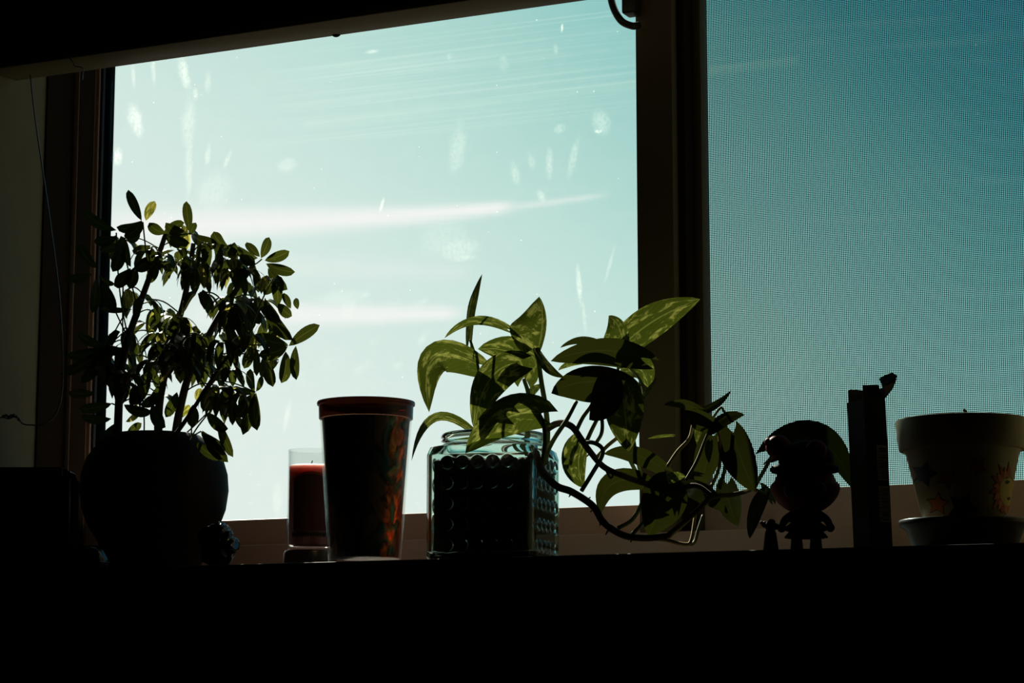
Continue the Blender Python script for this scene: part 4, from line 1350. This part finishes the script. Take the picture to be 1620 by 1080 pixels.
tab = flap([a, a + Vector((-.004, .002, .010)), a + Vector((-.008, .004, .019)), a + Vector((.000, .008, .022)), a + Vector((.008, .0095, .019)), a + Vector((.006, .006, .010))], Vector((0.3, -1, .2)).normalized(), 'torn_tab', M['paper'])
flap([a + Vector((-.0105, .004, .0215)), a + Vector((-.005, .001, .0165)), a + Vector((.001, .001, .013)), a + Vector((.0075, .006, .0155)), a + Vector((.0105, .0085, .0215)), a + Vector((.003, .009, .0255)), a + Vector((-.004, .006, .024))],
     Vector((0.2, -1, .3)).normalized(), 'torn_tab', M['card'])
# barcodes on the panel facing right
rb = random.Random(9)
for (py0, py1) in ((760, 704), (826, 769)):
    z0, z1 = zb(py0), zb(py1)
    y0, y1 = h_ - 0.0135, h_ - 0.0015
    bm = bmesh.new()
    box(bm, (h_, y0, z0), (h_ + 0.0002, y1, z1))
    lb = mk('barcode_label', bm, M['paperlabel'], crt)
    bm = bmesh.new()
    zc = z0 + 0.0015
    while zc < z1 - 0.002:
        wd = rb.choice((0.0004, 0.0004, 0.0008, 0.0012))
        box(bm, (h_ + 0.0002, y0 + 0.003, zc), (h_ + 0.0004, y1 - 0.001, zc + wd))
        zc += wd + rb.choice((0.0004, 0.0006, 0.0009))
    for k in range(9):
        zc = z0 + 0.003 + k * (z1 - z0 - 0.006) / 9
        box(bm, (h_ + 0.0002, y0 + 0.0008, zc), (h_ + 0.0004, y0 + 0.0022, zc + 0.0011))
    mk('barcode_bars', bm, M['ink'], lb)['kind'] = 'stuff'

# ------------------------------------------------------------------ painted flowerpot on its saucer
OY = 0.035
oc = at(1524, 770, OY)
fp = thing('painted_flowerpot', 'cream clay flowerpot painted with stars and a smiling sun, standing on a saucer', 'flowerpot', (oc.x, OY, 0))
qo = mpp(oc)
zo = lambda py: at(1524, py, OY).z
# heights come from the left and right limbs, which lie at the depth of the axis
zrt, zrb, zbt, zbb = zo(664), zo(714), zo(719), zo(818)
prof = [(0, zbb - .006), (61 * qo, zbb - .006), (64 * qo, zbb - .004), (88.5 * qo, zbt), (92 * qo, zrb + .0005), (97.5 * qo, zrb + .0006), (99.5 * qo, zrb + .002), (104 * qo, zrt - .003), (103.4 * qo, zrt - .0006), (101.5 * qo, zrt),
        (96 * qo, zrt), (94 * qo, zrt - .001), (88 * qo, zrb), (82 * qo, zbt - .004), (0, zbt - .005)]
bm = bmesh.new()
lathe(bm, prof, 96)
mk('clay_pot', bm, M['potpaint'], fp, angle=45)
bm = bmesh.new()
lathe(bm, [(0, zrb + .008), (50 * qo, zrb + .0085), (89 * qo, zrb + .007), (82.5 * qo, zbt + .003), (0, zbt + .003)], 60)
for v in bm.verts:
    if v.co.z > zrb + .005:
        v.co.z += .002 * noise.noise(v.co * 150)
mk('soil', bm, M['soil'], fp, smooth=True)
bm = bmesh.new()
p = at(1527, 649, OY) - Vector((oc.x, OY, 0))
tube(bm, spline([Vector((p.x + .002, p.y, zrb + .006)), Vector((p.x + .001, p.y, p.z - .006)), p + Vector((0, 0, -.001)), p + Vector((-.0012, 0, .0012))], 4), lambda t: .0019 - .0007 * t, 8)
mk('stem_stub', bm, M['bark'], fp, smooth=True)
oa = math.atan2(CAM.y - OY, CAM.x - oc.x)
r_of = lambda z: (64 * qo + (88.5 - 64) * qo * (z - (zbb - .004)) / (zbt - (zbb - .004)))


def onpot(px, py, lift=0.0004):
    """point on the wall of the pot seen at a photo pixel"""
    d = (at(px, py, 0.0) - CAM).normalized()
    o_ = CAM - Vector((oc.x, OY, 0))
    lo_, hi_ = 1.5, 2.6
    t0 = -(o_.x * d.x + o_.y * d.y) / (d.x ** 2 + d.y ** 2)          # closest approach to the axis
    best = None
    s = t0 - 0.09
    while s < t0:
        p_ = o_ + d * s
        if math.hypot(p_.x, p_.y) <= r_of(p_.z):
            best = p_
            break
        s += 0.0002
    if best is None:
        best = o_ + d * t0
    n_ = Vector((best.x, best.y, 0)).normalized()
    rr = r_of(best.z) + lift
    return Vector((n_.x * rr, n_.y * rr, best.z))


def pot_print(name, pts, mat, par, lift):
    """a painted patch: outline and centre follow the round wall"""
    bm = bmesh.new()
    cx, cy = sum(a_[0] for a_ in pts) / len(pts), sum(a_[1] for a_ in pts) / len(pts)
    n_ = 3
    rings_ = [[bm.verts.new(onpot(cx + (x_ - cx) * k / n_, cy + (y_ - cy) * k / n_, lift)) for x_, y_ in pts] for k in range(1, n_ + 1)]
    c0 = bm.verts.new(onpot(cx, cy, lift))
    m_ = len(pts)
    for i in range(m_):
        bm.faces.new((c0, rings_[0][i], rings_[0][(i + 1) % m_]))
        for k in range(n_ - 1):
            bm.faces.new((rings_[k][i], rings_[k + 1][i], rings_[k + 1][(i + 1) % m_], rings_[k][(i + 1) % m_]))
    o_ = mk(name, bm, mat, par)
    return o_


def starpts(cx, cy, r1, r2, n_, a0, sub=3):
    pts = []
    for k in range(n_ * 2):
        r_ = r1 if k % 2 == 0 else r2
        a_ = a0 + math.pi * k / n_
        r2_ = r2 if k % 2 == 0 else r1
        a2 = a0 + math.pi * (k + 1) / n_
        for j in range(sub):
            f_ = j / sub
            pts.append((cx + (r_ * math.cos(a_)) * (1 - f_) + r2_ * math.cos(a2) * f_, cy + r_ * math.sin(a_) * (1 - f_) + r2_ * math.sin(a2) * f_))
    return pts


for (cx, cy, r1, mat, a0) in ((1484, 797, 17, M['orange'], -1.5), (1523, 803, 25, M['navy'], -1.15), (1500, 757, 16, M['rose'], 1.5), (1462, 750, 20, M['navy'], 1.2), (1546, 738, 14, M['rose'], 0.4)):
    ot = pot_print('painted_star', starpts(cx, cy, r1 + 2.2, (r1 + 2.2) * .5, 5, a0), M['ink'], fp, 0.0003)
    pot_print('star_fill', starpts(cx, cy, r1, r1 * .5, 5, a0), mat, ot, 0.0006)
sx, sy = 1592, 777
for k in range(13):
    a_ = math.pi * (0.42 + 1.12 * k / 12)
    r0, r1 = 18, 44 if k % 2 == 0 else 36
    ca_, sa_ = math.cos(a_), math.sin(a_)
    base_w, pts = 4.6, []
    for (f_, wv) in ((0, 1.0), (.3, 1.15), (.6, .8), (.85, .35), (1.0, .0), (.85, -.35), (.6, -.8), (.3, -1.15), (0, -1.0)):
        rad = r0 + (r1 - r0) * f_
        off = base_w * wv + 2.0 * math.sin(f_ * 3.1)
        pts.append((sx + (rad * ca_ - off * sa_) * 0.62, sy + (rad * sa_ + off * ca_) * 1.05))
    pts = [q_ for q_ in pts if q_[1] < 812]
    if len(pts) < 5:
        continue
    g_ = [(sum(v_[0] for v_ in pts) / len(pts), sum(v_[1] for v_ in pts) / len(pts))][0]
    big = [(g_[0] + (x_ - g_[0]) * 1.18, g_[1] + (y_ - g_[1]) * 1.18) for x_, y_ in pts]
    ot = pot_print('sun_ray', big, M['ink'], fp, 0.0003)
    pot_print('ray_fill', pts, M['rose'] if k % 2 == 0 else M['orange'], ot, 0.0006)
circ = [(sx + 1 + 12 * math.cos(2 * math.pi * k / 26), sy + 23 * math.sin(2 * math.pi * k / 26)) for k in range(26)]
ot = pot_print('sun_face', [(sx + 1 + 13.2 * math.cos(2 * math.pi * k / 26), sy + 24.6 * math.sin(2 * math.pi * k / 26)) for k in range(26)], M['ink'], fp, 0.0004)
pot_print('face_fill', circ, M['yellow'], ot, 0.0007)
for pts in ([(1588, 763), (1592, 759), (1597, 762), (1592, 766)], [(1591, 788), (1596, 785), (1597, 789), (1594, 792)], [(1587, 758), (1592, 754), (1598, 757), (1592, 756)]):
    pot_print('face_mark', pts, M['ink'], ot, 0.0009)
# saucer
sa = thing('saucer', 'round glazed clay saucer under the painted flowerpot', 'saucer', (oc.x, OY, 0))
zs1 = zo(823)
bm = bmesh.new()
lathe(bm, [(0, 0), (74 * qo, 0), (78 * qo, .0012), (92 * qo, zs1 - .009), (100 * qo, zs1 - .006), (103 * qo, zs1 - .003), (102 * qo, zs1), (98 * qo, zs1 + .0006), (94 * qo, zs1 - .001), (76 * qo, zbb - .0085), (72 * qo, zbb - .0075), (0, zbb - .0075)], 84)
mk('dish', bm, basic('glazed_brown_clay', (0.13, 0.09, 0.055), 0.3, 0.4, scale=14), sa, smooth=True)
bm = bmesh.new()
lathe(bm, [(73 * qo, .0022), (81.2 * qo, .0022), (81.8 * qo, .0032), (80.0 * qo, .0042), (73 * qo, .0042)], 84)
mk('foot_ring', bm, M['glaze'], sa, smooth=True)

bpy.context.view_layer.update()
